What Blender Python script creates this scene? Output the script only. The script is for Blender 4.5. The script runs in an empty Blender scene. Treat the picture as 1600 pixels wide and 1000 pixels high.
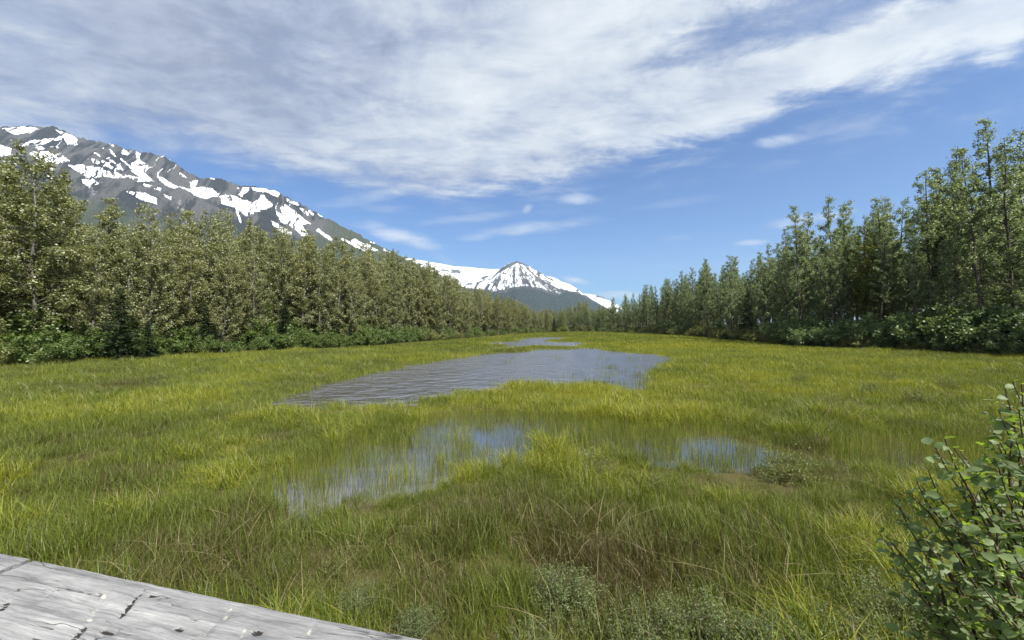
import bpy, math, random
import numpy as np

# ------------------------------------------------------------------ camera, sky, sun, exposure
SC = bpy.context.scene
C = SC.collection
R = math.radians
F, HX, HY, CAMZ = 603.0, 800.0, 505.0, 3.0        # focal length in photo pixels, horizon row, eye height in metres
SUN_AZ, SUN_EL = R(140), R(53)                      # azimuth clockwise from the view direction (+Y)

cam_data = bpy.data.cameras.new('camera')
cam_data.sensor_width = 36.0
cam_data.lens = 36.0 * F / 1600.0
cam_data.shift_y = 5.0 / 1600.0
cam_data.clip_start = 0.05
cam_data.clip_end = 60000
cam = bpy.data.objects.new('camera', cam_data)
cam.location = (0, 0, CAMZ)
cam.rotation_euler = (R(90), 0, 0)
C.objects.link(cam)
SC.camera = cam

SC.view_settings.view_transform = 'Standard'
SC.view_settings.look = 'None'
SC.view_settings.exposure = 1.05
SC.view_settings.gamma = 1.0
SC.view_settings.use_curve_mapping = False
SC.cycles.use_denoising = True
SC.cycles.max_bounces = 4
SC.cycles.diffuse_bounces = 2
SC.cycles.glossy_bounces = 2
SC.cycles.transmission_bounces = 2
SC.cycles.adaptive_threshold = 0.016
SC.cycles.volume_bounces = 0
SC.cycles.transparent_max_bounces = 6


class NT:
    """small helper for node trees"""
    def __init__(self, tree):
        self.t = tree
        tree.nodes.clear()

    def n(self, kind, **kw):
        nd = self.t.nodes.new(kind)
        for k, v in kw.items():
            setattr(nd, k, v)
        return nd

    def link(self, a, b):
        self.t.links.new(a, b)

    def put(self, sock, v):
        if isinstance(v, bpy.types.NodeSocket):
            self.link(v, sock)
        else:
            sock.default_value = v

    def m(self, op, a, b=None, c=None, clamp=False):
        nd = self.n('ShaderNodeMath', operation=op, use_clamp=clamp)
        for i, v in enumerate((a, b, c)):
            if v is not None:
                self.put(nd.inputs[i], v)
        return nd.outputs[0]

    def smooth(self, x, lo, hi, a=0.0, b=1.0):
        nd = self.n('ShaderNodeMapRange', interpolation_type='SMOOTHSTEP')
        for i, v in enumerate((x, lo, hi, a, b)):
            self.put(nd.inputs[i], v)
        return nd.outputs[0]

    def mix(self, f, a, b, blend='MIX'):
        nd = self.n('ShaderNodeMix', data_type='RGBA', blend_type=blend)
        self.put(nd.inputs[0], f)
        self.put(nd.inputs[6], a)
        self.put(nd.inputs[7], b)
        return nd.outputs[2]

    def noise(self, vec, scale, detail=4.0, rough=0.55, dist=0.0):
        nd = self.n('ShaderNodeTexNoise')
        if vec is not None:
            self.link(vec, nd.inputs['Vector'])
        nd.inputs['Scale'].default_value = scale
        nd.inputs['Detail'].default_value = detail
        nd.inputs['Roughness'].default_value = rough
        nd.inputs['Distortion'].default_value = dist
        return nd.outputs[0]

    def ramp(self, f, stops):
        nd = self.n('ShaderNodeValToRGB')
        el = nd.color_ramp.elements
        while len(el) < len(stops):
            el.new(0.5)
        for e, (p, col) in zip(el, stops):
            e.position = p
            e.color = (*col, 1)
        self.put(nd.inputs[0], f)
        return nd.outputs[0]

    def attr(self, name, kind='GEOMETRY'):
        nd = self.n('ShaderNodeAttribute', attribute_name=name, attribute_type=kind)
        return nd.outputs['Fac']

    def mapping(self, vec, scale=(1, 1, 1), rot=(0, 0, 0), loc=(0, 0, 0)):
        nd = self.n('ShaderNodeMapping')
        self.link(vec, nd.inputs[0])
        nd.inputs['Location'].default_value = loc
        nd.inputs['Rotation'].default_value = rot
        nd.inputs['Scale'].default_value = scale
        return nd.outputs[0]


def build_world():
    SKY = 0.10
    w = bpy.data.worlds.new('World')
    SC.world = w
    w.use_nodes = True
    g = NT(w.node_tree)
    sky = g.n('ShaderNodeTexSky', sky_type='NISHITA')
    sky.sun_disc = False
    sky.sun_elevation = SUN_EL
    sky.sun_rotation = SUN_AZ
    sky.air_density = 1.0
    sky.dust_density = 0.4
    sky.ozone_density = 2.5
    tc = g.n('ShaderNodeTexCoord').outputs['Generated']
    sp = g.n('ShaderNodeSeparateXYZ')
    g.link(tc, sp.inputs[0])
    x, y, z = sp.outputs
    zc = g.m('MAXIMUM', z, 0.02)
    # a flat cloud deck: direction projected on a level sheet overhead
    px, py = g.m('DIVIDE', x, zc), g.m('DIVIDE', y, zc)
    cb = g.n('ShaderNodeCombineXYZ')
    g.link(px, cb.inputs[0]); g.link(py, cb.inputs[1])
    P = cb.outputs[0]
    big = g.noise(g.mapping(P, (0.55, 0.8, 1), (0, 0, R(-25)), (4.2, 1.1, 0)), 1.0, 7, 0.56, 0.5)
    mid = g.noise(g.mapping(P, (1.3, 1.9, 1), (0, 0, R(-30)), (1.7, 6.3, 0)), 1.6, 8, 0.64, 0.35)
    fine = g.noise(g.mapping(P, (1.0, 1.7, 1), (0, 0, R(20)), (9.7, 3.3, 0)), 4.2, 7, 0.66, 0.6)
    billow = g.noise(g.mapping(tc, (1, 1, 1.5), (0, R(12), 0), (5.1, 2.2, 0.7)), 5.5, 7, 0.6, 0.5)
    # front edge of the deck
    fc = g.n('ShaderNodeFloatCurve')
    cv = fc.mapping.curves[0]
    pts = [(-6, 3.2), (-3.2, 2.75), (-2.3, 2.45), (-1.8, 2.42), (-1.2, 2.95), (-0.5, 3.2), (0.2, 2.86), (0.68, 2.52), (1.2, 2.05), (1.9, 1.40), (3, 0.45), (6, -2.0)]
    cv.points[0].location = ((pts[0][0] + 6) / 12, (pts[0][1] + 3) / 7)
    cv.points[1].location = ((pts[-1][0] + 6) / 12, (pts[-1][1] + 3) / 7)
    for a, b in pts[1:-1]:
        cv.points.new((a + 6) / 12, (b + 3) / 7)
    fc.mapping.update()
    g.put(fc.inputs['Value'], g.m('MULTIPLY_ADD', px, 1 / 12, 0.5, clamp=True))
    edge = g.m('MULTIPLY_ADD', fc.outputs[0], 7.0, -3.0)
    d = g.m('SUBTRACT', edge, py)
    d = g.m('ADD', d, g.m('MULTIPLY', g.m('SUBTRACT', mid, 0.5), 1.1))
    d = g.m('ADD', d, g.m('MULTIPLY', g.m('SUBTRACT', fine, 0.5), 0.30))
    d = g.m('ADD', d, g.m('MULTIPLY', g.m('SUBTRACT', billow, 0.5), 0.9))
    # crisp on the right (x>0), soft and thin on the left
    soft = g.smooth(px, -1.6, 0.6, 0.80, 0.42)
    deck = g.smooth(g.m('DIVIDE', d, soft), -0.10, 1.0)
    # thin veil ahead of the front edge
    veil = g.smooth(d, -1.1, 0.2, 0.0, 0.30)
    veil = g.m('MULTIPLY', veil, g.smooth(mid, 0.42, 0.66))
    thin = g.smooth(g.m('MULTIPLY_ADD', fine, 0.35, g.m('MULTIPLY', mid, 0.65)), 0.34, 0.58, 0.76, 0.98)
    def patch(cx, cy, a, b, rot):
        c_, s_ = math.cos(R(rot)), math.sin(R(rot))
        dx, dy = g.m('SUBTRACT', px, cx), g.m('SUBTRACT', py, cy)
        p_ = g.m('DIVIDE', g.m('ADD', g.m('MULTIPLY', dx, c_), g.m('MULTIPLY', dy, s_)), a)
        q_ = g.m('DIVIDE', g.m('SUBTRACT', g.m('MULTIPLY', dy, c_), g.m('MULTIPLY', dx, s_)), b)
        r_ = g.m('ADD', g.m('MULTIPLY', p_, p_), g.m('MULTIPLY', q_, q_))
        r_ = g.m('ADD', r_, g.m('MULTIPLY', g.m('SUBTRACT', mid, 0.5), 2.4))
        r_ = g.m('ADD', r_, g.m('MULTIPLY', g.m('SUBTRACT', fine, 0.5), 1.6))
        return g.smooth(r_, 1.3, 0.1)
    hole = patch(0.95, 1.26, 0.50, 0.17, -28)
    dens = g.m('MAXIMUM', g.m('MULTIPLY', deck, g.m('MULTIPLY', thin, g.m('MULTIPLY_ADD', hole, -0.75, 1.0))), veil)
    # small lens clouds low in the sky, placed by direction
    yc = g.m('MAXIMUM', y, 0.05)
    u, v = g.m('DIVIDE', x, yc), g.m('DIVIDE', z, yc)
    front = g.smooth(y, 0.1, 0.3)
    cb2 = g.n('ShaderNodeCombineXYZ')
    g.link(u, cb2.inputs[0]); g.link(v, cb2.inputs[1])
    ln = g.noise(g.mapping(cb2.outputs[0], (6, 22, 1), (0, 0, R(6)), (3, 1, 0)), 1.0, 5, 0.6, 0.6)
    ln2 = g.noise(g.mapping(cb2.outputs[0], (14, 40, 1), (0, 0, R(-10)), (0, 4, 0)), 1.0, 5, 0.6, 0.4)
    lens_sum = None
    for (cx, cy, a, b, rot, s) in [(625, 370, 78, 15, -15, .85), (600, 358, 40, 10, -20, .5), (735, 341, 95, 9, 7, .42), (830, 356, 112, 11, 6, .62),
                                   (745, 369, 36, 8, 4, .55), (905, 310, 36, 10, 0, .62), (824, 326, 12, 7, 40, .6), (1218, 220, 46, 11, 6, .72),
                                   (1180, 379, 34, 6, 3, .75), (1245, 346, 62, 10, 9, .80), (1290, 338, 45, 9, 10, .6), (900, 438, 30, 6, -12, .8), (960, 461, 46, 8, 0, .8),
                                   (1060, 316, 80, 8, 8, .2), (565, 310, 80, 12, 10, .35), (1060, 372, 30, 6, 0, .25), (690, 403, 24, 7, -20, .3)]:
        cu, cvv = (cx - HX) / F, (HY - cy) / F
        du, dv = g.m('SUBTRACT', u, cu), g.m('SUBTRACT', v, cvv)
        c_, s_ = math.cos(R(rot)), math.sin(R(rot))
        p = g.m('DIVIDE', g.m('ADD', g.m('MULTIPLY', du, c_), g.m('MULTIPLY', dv, s_)), a / F)
        q = g.m('DIVIDE', g.m('SUBTRACT', g.m('MULTIPLY', dv, c_), g.m('MULTIPLY', du, s_)), b / F)
        r2 = g.m('ADD', g.m('MULTIPLY', p, p), g.m('MULTIPLY', q, q))
        k = g.m('SUBTRACT', 1.15, r2)
        k = g.m('ADD', k, g.m('MULTIPLY', g.m('SUBTRACT', ln, 0.5), 2.2))
        k = g.m('ADD', k, g.m('MULTIPLY', g.m('SUBTRACT', ln2, 0.5), 1.4))
        k = g.smooth(k, -0.1, 1.9, 0.0, s)
        lens_sum = k if lens_sum is None else g.m('MAXIMUM', lens_sum, k)
    lens = g.m('MULTIPLY', lens_sum, front)
    # cloud brightness
    br = g.m('ADD', g.m('MULTIPLY', big, 0.85), g.m('MULTIPLY', g.m('SUBTRACT', mid, 0.17), 0.55))
    br = g.m('ADD', br, g.smooth(px, -1.6, 0.9, -0.10, 0.13))
    br = g.m('ADD', br, g.m('MULTIPLY', g.m('SUBTRACT', fine, 0.5), 0.34))
    br = g.m('ADD', br, g.m('MULTIPLY', g.m('SUBTRACT', billow, 0.5), 0.75))
    br = g.m('ADD', br, g.m('MULTIPLY', patch(0.42, 1.30, 0.42, 0.20, -10), 0.22))
    br = g.m('ADD', br, g.m('MULTIPLY', patch(1.35, 1.62, 0.75, 0.22, -45), 0.16))
    br = g.m('SUBTRACT', br, g.m('MULTIPLY', hole, 0.14))
    k = 1.0 / SKY * 0.57
    cc = g.ramp(br, [(0.36, (0.30 * k / 10, 0.34 * k / 10, 0.45 * k / 10)), (0.50, (0.40 * k / 10, 0.45 * k / 10, 0.57 * k / 10)),
                     (0.66, (0.55 * k / 10, 0.60 * k / 10, 0.68 * k / 10)), (0.92, (0.74 * k / 10, 0.78 * k / 10, 0.81 * k / 10))])
    cc = g.mix(1.0, cc, (10, 10, 10, 1), 'MULTIPLY')
    lc = g.mix(lens, (0.55 * k, 0.62 * k, 0.74 * k, 1), (0.85 * k, 0.89 * k, 0.93 * k, 1))
    base = g.mix(1.0, sky.outputs[0], (0.29, 0.48, 0.71, 1), 'MULTIPLY')
    col = g.mix(lens, base, lc)
    up = g.smooth(z, 0.0, 0.10)
    col = g.mix(g.m('MULTIPLY', dens, up), col, cc)
    bg = g.n('ShaderNodeBackground')
    g.link(col, bg.inputs[0])
    bg.inputs[1].default_value = SKY
    out = g.n('ShaderNodeOutputWorld')
    g.link(bg.outputs[0], out.inputs[0])


build_world()

sun_data = bpy.data.lights.new('sun', 'SUN')
sun_data.energy = 5.0
sun_data.angle = R(0.6)
sun_data.color = (1.0, 0.95, 0.86)
sun = bpy.data.objects.new('sun', sun_data)
sun.rotation_euler = (R(90) - SUN_EL, 0, -SUN_AZ + R(180))
sun.location = (60, 10, 60)
C.objects.link(sun)

# ------------------------------------------------------------------ helpers
rng = np.random.default_rng(11)
random.seed(5)


def ground_pt(px, py, z=0.0):
    Y = (CAMZ - z) * F / (py - HY)
    return ((px - HX) / F * Y, Y)


def proj(x, y, z=0.0):
    y = np.maximum(y, 0.3)
    return HX + F * x / y, HY - F * (z - CAMZ) / y


def at(px, py, Y):
    return np.array([(px - HX) / F * Y, Y, CAMZ + (HY - py) / F * Y])


def _hash(ix, iy, seed):
    h = (ix.astype(np.int64) * 374761393 + iy.astype(np.int64) * 668265263 + seed * 974711) & 0xFFFFFFFF
    h = ((h ^ (h >> 13)) * 1274126177) & 0xFFFFFFFF
    return ((h ^ (h >> 16)) & 0xFFFFFF) / float(0xFFFFFF)


def vnoise(x, y, seed=0):
    x = np.asarray(x, float); y = np.asarray(y, float)
    ix, iy = np.floor(x), np.floor(y)
    fx, fy = x - ix, y - iy
    fx, fy = fx * fx * fx * (fx * (fx * 6 - 15) + 10), fy * fy * fy * (fy * (fy * 6 - 15) + 10)
    a, b = _hash(ix, iy, seed), _hash(ix + 1, iy, seed)
    c, d = _hash(ix, iy + 1, seed), _hash(ix + 1, iy + 1, seed)
    return (a * (1 - fx) + b * fx) * (1 - fy) + (c * (1 - fx) + d * fx) * fy


def fbm(x, y, oct=5, seed=0, gain=0.5):
    s, a, t = 0.0, 1.0, 0.0
    for k in range(oct):
        s = s + a * (vnoise(x * 2 ** k + 17.3 * k, y * 2 ** k - 9.1 * k, seed + k) - 0.5)
        t += a
        a *= gain
    return s / t * 2          # about -1..1


def ridged(x, y, oct=5, seed=0, gain=0.55):
    s, a, t = 0.0, 1.0, 0.0
    for k in range(oct):
        n = 1 - np.abs(2 * vnoise(x * 2 ** k + 7.7 * k, y * 2 ** k + 3.9 * k, seed + k) - 1)
        s = s + a * n * n
        t += a
        a *= gain
    return s / t


def in_poly(px, py, poly):
    inside = np.zeros(px.shape, bool)
    n = len(poly)
    for i in range(n):
        x1, y1 = poly[i]
        x2, y2 = poly[(i + 1) % n]
        if y1 == y2:
            continue
        c = ((y1 > py) != (y2 > py)) & (px < (x2 - x1) * (py - y1) / (y2 - y1) + x1)
        inside ^= c
    return inside


def seg_dist(px, py, a, b):
    ax, ay = a; bx, by = b
    dx, dy = bx - ax, by - ay
    t = np.clip(((px - ax) * dx + (py - ay) * dy) / (dx * dx + dy * dy + 1e-9), 0, 1)
    return np.hypot(px - ax - t * dx, py - ay - t * dy)


def make_mesh(name, verts, faces, attrs=None, smooth=False):
    """verts (n,3); faces: list of int arrays (k, 3 or 4); attrs {name: per-vertex floats}"""
    me = bpy.data.meshes.new(name)
    verts = np.asarray(verts, np.float32)
    me.vertices.add(len(verts))
    me.vertices.foreach_set('co', verts.ravel())
    if not isinstance(faces, list):
        faces = [faces]
    loops = np.concatenate([f.ravel() for f in faces]).astype(np.int32)
    tot = np.concatenate([np.full(len(f), f.shape[1]) for f in faces]).astype(np.int32)
    start = np.concatenate([[0], np.cumsum(tot)[:-1]]).astype(np.int32)
    me.loops.add(len(loops))
    me.loops.foreach_set('vertex_index', loops)
    me.polygons.add(len(tot))
    me.polygons.foreach_set('loop_start', start)
    me.polygons.foreach_set('loop_total', tot)
    if smooth:
        me.polygons.foreach_set('use_smooth', np.ones(len(tot), bool))
    for k, v in (attrs or {}).items():
        at_ = me.attributes.new(k, 'FLOAT', 'POINT')
        at_.data.foreach_set('value', np.asarray(v, np.float32))
    me.update(calc_edges=True)
    return me


def add_obj(name, mesh, mat=None, parent=None):
    o = bpy.data.objects.new(name, mesh)
    if mat is not None and mesh is not None and len(mesh.materials) == 0:
        mesh.materials.append(mat)
    C.objects.link(o)
    if parent is not None:
        o.parent = parent
    return o


def tag(o, label=None, cat=None, group=None, kind=None):
    if label: o['label'] = label
    if cat: o['category'] = cat
    if group: o['group'] = group
    if kind: o['kind'] = kind
    return o


def empty(name, loc, rz=0.0):
    o = bpy.data.objects.new(name, None)
    o.empty_display_size = 0.3
    o.location = loc
    o.rotation_euler = (0, 0, rz)
    C.objects.link(o)
    return o


def grid_faces(nr, nc):
    i = np.arange(nr - 1)[:, None] * nc + np.arange(nc - 1)[None, :]
    i = i.ravel()
    return np.stack([i, i + 1, i + nc + 1, i + nc], 1)


def mat(name):
    m = bpy.data.materials.new(name)
    m.use_nodes = True
    return m, NT(m.node_tree)


def finish(g, color, rough=0.8, spec=0.3, normal=None, transl=0.0, transl_col=None, metallic=0.0):
    b = g.n('ShaderNodeBsdfPrincipled')
    g.put(b.inputs['Base Color'], color)
    g.put(b.inputs['Roughness'], rough)
    g.put(b.inputs['Specular IOR Level'], spec)
    if normal is not None:
        g.link(normal, b.inputs['Normal'])
    sh = b.outputs[0]
    if transl > 0:
        t = g.n('ShaderNodeBsdfTranslucent')
        g.put(t.inputs[0], transl_col if transl_col is not None else color)
        mx = g.n('ShaderNodeMixShader')
        mx.inputs[0].default_value = transl
        g.link(sh, mx.inputs[1]); g.link(t.outputs[0], mx.inputs[2])
        sh = mx.outputs[0]
    o = g.n('ShaderNodeOutputMaterial')
    g.link(sh, o.inputs[0])


def bump(g, h, strength=0.5, dist=0.05):
    b = g.n('ShaderNodeBump')
    b.inputs['Strength'].default_value = strength
    b.inputs['Distance'].default_value = dist
    g.link(h, b.inputs['Height'])
    return b.outputs[0]


def norm(v):
    return v / np.maximum(np.linalg.norm(v, axis=-1, keepdims=True), 1e-9)

# ------------------------------------------------------------------ materials


def leaf_material(name, dark, mid, pale, transl=0.35, rough=0.45, spec=0.4, hue=0.25, tcol=(1.5, 1.5, 0.55)):
    m, g = mat(name)
    a = g.attr('col')
    col = g.ramp(a, [(0.0, dark), (0.55, mid), (0.86, mid), (0.93, pale), (1.0, pale)])
    rnd = g.n('ShaderNodeObjectInfo').outputs['Random']
    col = g.mix(g.m('MULTIPLY', rnd, hue), col, (mid[0] * 1.5, mid[1] * 1.15, mid[2] * 0.8, 1))
    tc = g.mix(1.0, col, (*tcol, 1), 'MULTIPLY')
    finish(g, col, rough, spec, transl=transl, transl_col=tc)
    return m


M = {}
M['poplar_leaf'] = leaf_material('poplar_leaf', (0.066, 0.082, 0.030), (0.140, 0.158, 0.062), (0.44, 0.46, 0.33), 0.40, 0.42, 0.45)
M['poplar_leaf_dark'] = leaf_material('poplar_leaf_cool', (0.074, 0.100, 0.050), (0.140, 0.178, 0.090), (0.38, 0.42, 0.33), 0.45, 0.45, 0.4, 0.12, (1.4, 1.5, 0.7))
M['young_leaf'] = leaf_material('young_leaf', (0.055, 0.075, 0.016), (0.105, 0.130, 0.022), (0.17, 0.2, 0.06), 0.40)
M['alder_leaf'] = leaf_material('alder_leaf', (0.052, 0.084, 0.027), (0.102, 0.158, 0.046), (0.18, 0.24, 0.10), 0.33, 0.4, 0.45)
M['alder_leaf_dark'] = leaf_material('alder_leaf_cool', (0.070, 0.106, 0.048), (0.132, 0.190, 0.082), (0.17, 0.22, 0.13), 0.30, 0.42, 0.4, 0.15)
M['willow_leaf'] = leaf_material('willow_leaf', (0.055, 0.078, 0.030), (0.115, 0.155, 0.060), (0.20, 0.24, 0.13), 0.32, 0.55, 0.25)
M['sallow_leaf'] = leaf_material('sallow_leaf', (0.08, 0.10, 0.03), (0.17, 0.19, 0.07), (0.30, 0.32, 0.17), 0.33, 0.5, 0.35)
M['gale_leaf'] = leaf_material('gale_leaf', (0.06, 0.078, 0.02), (0.115, 0.140, 0.036), (0.2, 0.22, 0.09), 0.33, 0.5, 0.3)
M['needle'] = leaf_material('needle', (0.018, 0.033, 0.016), (0.038, 0.062, 0.026), (0.06, 0.09, 0.04), 0.12, 0.55, 0.3, 0.15, (1.1, 1.2, 0.7))
M['near_leaf'] = leaf_material('near_leaf', (0.100, 0.140, 0.066), (0.160, 0.220, 0.105), (0.22, 0.28, 0.15), 0.45, 0.50, 0.32, 0.20, (1.7, 1.9, 0.4))
M['fresh_leaf'] = leaf_material('fresh_leaf', (0.14, 0.20, 0.02), (0.22, 0.30, 0.03), (0.26, 0.34, 0.05), 0.45, 0.4, 0.45, 0.1)


def bark_material(name, c0, c1, scale=3.0):
    m, g = mat(name)
    tc = g.n('ShaderNodeTexCoord').outputs['Object']
    n1 = g.noise(g.mapping(tc, (6, 6, 0.8)), scale, 5, 0.65)
    n2 = g.noise(tc, 0.7, 3)
    col = g.mix(g.smooth(n1, 0.35, 0.68), (*c0, 1), (*c1, 1))
    col = g.mix(g.smooth(n2, 0.5, 0.8, 0, 0.5), col, (c0[0] * .7, c0[1] * .85, c0[2] * .6, 1))
    finish(g, col, 0.9, 0.2, bump(g, n1, 0.6, 0.03))
    return m


M['pale_bark'] = bark_material('pale_bark', (0.075, 0.068, 0.058), (0.22, 0.21, 0.185))
M['dark_bark'] = bark_material('dark_bark', (0.045, 0.038, 0.03), (0.12, 0.105, 0.085))
M['twig_bark'] = bark_material('twig_bark', (0.06, 0.042, 0.03), (0.13, 0.10, 0.075))


def grass_material():
    m, g = mat('sedge')
    t = g.attr('tint', 'INSTANCER')
    a = g.attr('col')
    dead = g.attr('dead')
    x = g.m('ADD', t, g.m('MULTIPLY', g.m('SUBTRACT', a, 0.5), 0.62))
    col = g.ramp(x, [(0.0, (0.070, 0.050, 0.020)), (0.28, (0.082, 0.088, 0.020)), (0.5, (0.100, 0.146, 0.018)),
                     (0.75, (0.185, 0.205, 0.018)), (1.0, (0.280, 0.280, 0.028))])
    col = g.mix(dead, col, (0.27, 0.225, 0.115, 1))
    tc = g.mix(1.0, col, (1.35, 1.35, 0.6, 1), 'MULTIPLY')
    finish(g, col, 0.5, 0.35, transl=0.38, transl_col=tc)
    return m


M['sedge'] = grass_material()


def ground_material():
    m, g = mat('marsh_ground')
    pos = g.n('ShaderNodeNewGeometry').outputs['Position']
    wet = g.attr('wet')
    wood = g.attr('wood')
    n1 = g.noise(pos, 0.08, 5, 0.6)
    n2 = g.noise(pos, 1.3, 6, 0.65)
    n3 = g.noise(pos, 14.0, 4, 0.7)
    col = g.ramp(g.m('ADD', g.m('MULTIPLY', n1, 0.55), g.m('MULTIPLY', n2, 0.45)),
                 [(0.30, (0.036, 0.029, 0.012)), (0.48, (0.056, 0.050, 0.014)), (0.66, (0.090, 0.086, 0.018))])
    col = g.mix(g.smooth(n3, 0.42, 0.72, 0, 0.65), col, (0.05, 0.036, 0.02, 1))
    mud = g.mix(n2, (0.045, 0.028, 0.015, 1), (0.095, 0.060, 0.030, 1))
    col = g.mix(wet, col, mud)
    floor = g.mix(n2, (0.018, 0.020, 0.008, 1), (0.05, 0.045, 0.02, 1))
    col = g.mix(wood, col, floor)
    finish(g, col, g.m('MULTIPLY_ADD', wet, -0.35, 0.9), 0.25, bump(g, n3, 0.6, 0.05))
    return m


M['ground'] = ground_material()


def water_material():
    m, g = mat('pond_water')
    pos = g.n('ShaderNodeNewGeometry').outputs['Position']
    sp = g.n('ShaderNodeSeparateXYZ')
    g.link(pos, sp.inputs[0])
    # wind ripples: crests lie across the view, stronger out on the open pond
    r1 = g.noise(g.mapping(pos, (0.8, 1.25, 1), (0, 0, R(9))), 1.0, 3, 0.5, 0.5)
    r2 = g.noise(g.mapping(pos, (1.6, 3.2, 1), (0, 0, R(-6))), 1.0, 3, 0.5, 0.3)
    gust = g.noise(pos, 0.09, 3)
    openw = g.smooth(sp.outputs[1], 11.5, 15.0)
    west = g.smooth(sp.outputs[0], 8.0, -8.0, 0.55, 1.0)
    h = g.m('ADD', g.m('MULTIPLY', r1, 0.75), g.m('MULTIPLY', r2, 0.32))
    h = g.m('MULTIPLY', h, g.m('MULTIPLY_ADD', g.m('MULTIPLY', openw, west), g.smooth(gust, 0.25, 0.7, 0.7, 1.1), 0.05))
    nrm = bump(g, h, 1.0, 0.34)
    n2 = g.noise(pos, 0.5, 4)
    col = g.mix(n2, (0.020, 0.013, 0.008, 1), (0.042, 0.028, 0.017, 1))
    b = g.n('ShaderNodeBsdfPrincipled')
    g.put(b.inputs['Base Color'], col)
    g.put(b.inputs['Roughness'], g.m('MULTIPLY_ADD', openw, 0.15, 0.07))
    b.inputs['IOR'].default_value = 3.6
    b.inputs['Specular IOR Level'].default_value = 0.8
    g.link(nrm, b.inputs['Normal'])
    o = g.n('ShaderNodeOutputMaterial')
    g.link(b.outputs[0], o.inputs[0])
    return m


M['water'] = water_material()


def mountain_material(name, rock0, rock1, green, forest, nscale):
    m, g = mat(name)
    pos = g.n('ShaderNodeNewGeometry').outputs['Position']
    snow, veg, wood = g.attr('snow'), g.attr('veg'), g.attr('wood')
    n1 = g.noise(pos, nscale, 7, 0.68)
    n2 = g.noise(pos, nscale * 6, 5, 0.7)
    nf = g.m('ADD', g.m('MULTIPLY', n1, 0.6), g.m('MULTIPLY', n2, 0.4))
    strk = g.attr('streak')
    col = g.mix(g.smooth(g.m('ADD', g.m('MULTIPLY', nf, 0.6), g.m('MULTIPLY', strk, 0.5)), 0.40, 0.62), (*rock0, 1), (*rock1, 1))
    vg = g.smooth(g.m('ADD', veg, g.m('MULTIPLY', g.m('SUBTRACT', nf, 0.5), 1.0)), 0.35, 0.65)
    col = g.mix(vg, col, g.mix(g.smooth(n2, 0.35, 0.65), (green[0] * .7, green[1] * .7, green[2] * .7, 1), (*green, 1)))
    wd = g.smooth(g.m('ADD', wood, g.m('MULTIPLY', g.m('SUBTRACT', nf, 0.5), 0.8)), 0.4, 0.6)
    col = g.mix(wd, col, g.mix(g.smooth(n2, 0.35, 0.65), (forest[0] * .6, forest[1] * .6, forest[2] * .6, 1), (*forest, 1)))
    sn = g.smooth(g.m('ADD', snow, g.m('MULTIPLY', g.m('SUBTRACT', nf, 0.5), 0.9)), 0.60, 0.80)
    col = g.mix(sn, col, (0.66, 0.69, 0.73, 1))
    hb = g.m('MULTIPLY', nf, g.m('SUBTRACT', 1.0, g.m('MULTIPLY', sn, 0.8)))
    finish(g, col, 0.9, 0.15, bump(g, hb, 0.8, 60.0))
    return m


M['ridge'] = mountain_material('ridge_rock_snow', (0.016, 0.016, 0.018), (0.074, 0.072, 0.072), (0.048, 0.058, 0.030), (0.035, 0.05, 0.022), 0.010)
M['peak'] = mountain_material('peak_rock_snow', (0.035, 0.035, 0.04), (0.08, 0.08, 0.08), (0.035, 0.05, 0.038), (0.016, 0.026, 0.022), 0.008)  # dark forest tone also carries cloud shadow painted on the lower slopes

# ------------------------------------------------------------------ shore lines traced from the photograph (pixels on the water level)
POND = [(415, 632), (445, 616), (498, 602), (560, 589), (630, 573), (700, 560), (770, 552), (840, 547.5), (890, 545), (920, 543.5), (960, 548), (1012, 553.5),
        (1062, 560), (1060, 566), (1038, 572), (1036, 590), (1030, 605), (1005, 614), (985, 616), (960, 608), (930, 602), (890, 603), (850, 606), (800, 605),
        (760, 609), (720, 616), (670, 628), (640, 638), (590, 636), (540, 637), (480, 637), (445, 635)]
FARW = [(742, 537), (800, 533.5), (818, 529), (850, 527), (888, 527), (884, 530.5), (852, 532.5), (872, 535), (912, 535), (920, 539), (905, 543.8), (880, 541.5), (830, 541), (795, 545), (760, 545),
        (795, 540.5), (770, 538.6)]
FORE = [[(400, 785), (430, 752), (500, 718), (560, 688), (600, 671), (690, 655), (760, 648), (840, 652), (900, 652), (990, 663), (1060, 669), (1130, 665), (1180, 686), (1250, 693), (1300, 709), (1260, 734), (1130, 734), (1060, 724),
         (980, 708), (900, 702), (860, 704), (805, 718), (745, 728), (700, 746), (660, 772), (600, 786), (560, 778), (525, 786), (480, 828), (430, 818)],
        [(1280, 690), (1360, 678), (1450, 684), (1600, 700), (1700, 712), (1700, 745), (1600, 748), (1480, 738), (1360, 730), (1300, 722)]]
CLEAR = [(690, 690, 120, 34, 0.72), (620, 738, 44, 24, 0.35), (800, 680, 60, 20, 0.5), (1100, 700, 60, 20, 0.6), (1215, 711, 75, 14, 0.65), (500, 740, 30, 20, 0.25), (910, 672, 30, 12, 0.35)]


def water_masks(x, y):
    """open pond, sedge-grown foreground water, at ground positions (metres)"""
    px, py = proj(x, y, 0.0)
    j1 = fbm(x * 0.35, y * 0.35, 4, 3)
    j2 = fbm(x * 0.35 + 40, y * 0.35, 4, 9)
    near = np.clip(30.0 / np.maximum(y, 1), 0.0, 1.5)
    qx = px + j1 * 14 * near
    qy = py + j2 * 0.055 * (py - HY)
    ok = y > 1
    pond = (in_poly(qx, qy, POND) | in_poly(qx, qy, FARW)) & ok
    fore = [in_poly(qx, qy, p) & ok for p in FORE]
    return pond, fore

# ------------------------------------------------------------------ ground and water


def axis(parts):
    out = []
    for a, b, st in parts:
        out.append(np.arange(a, b, st))
    return np.concatenate(out)


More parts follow.
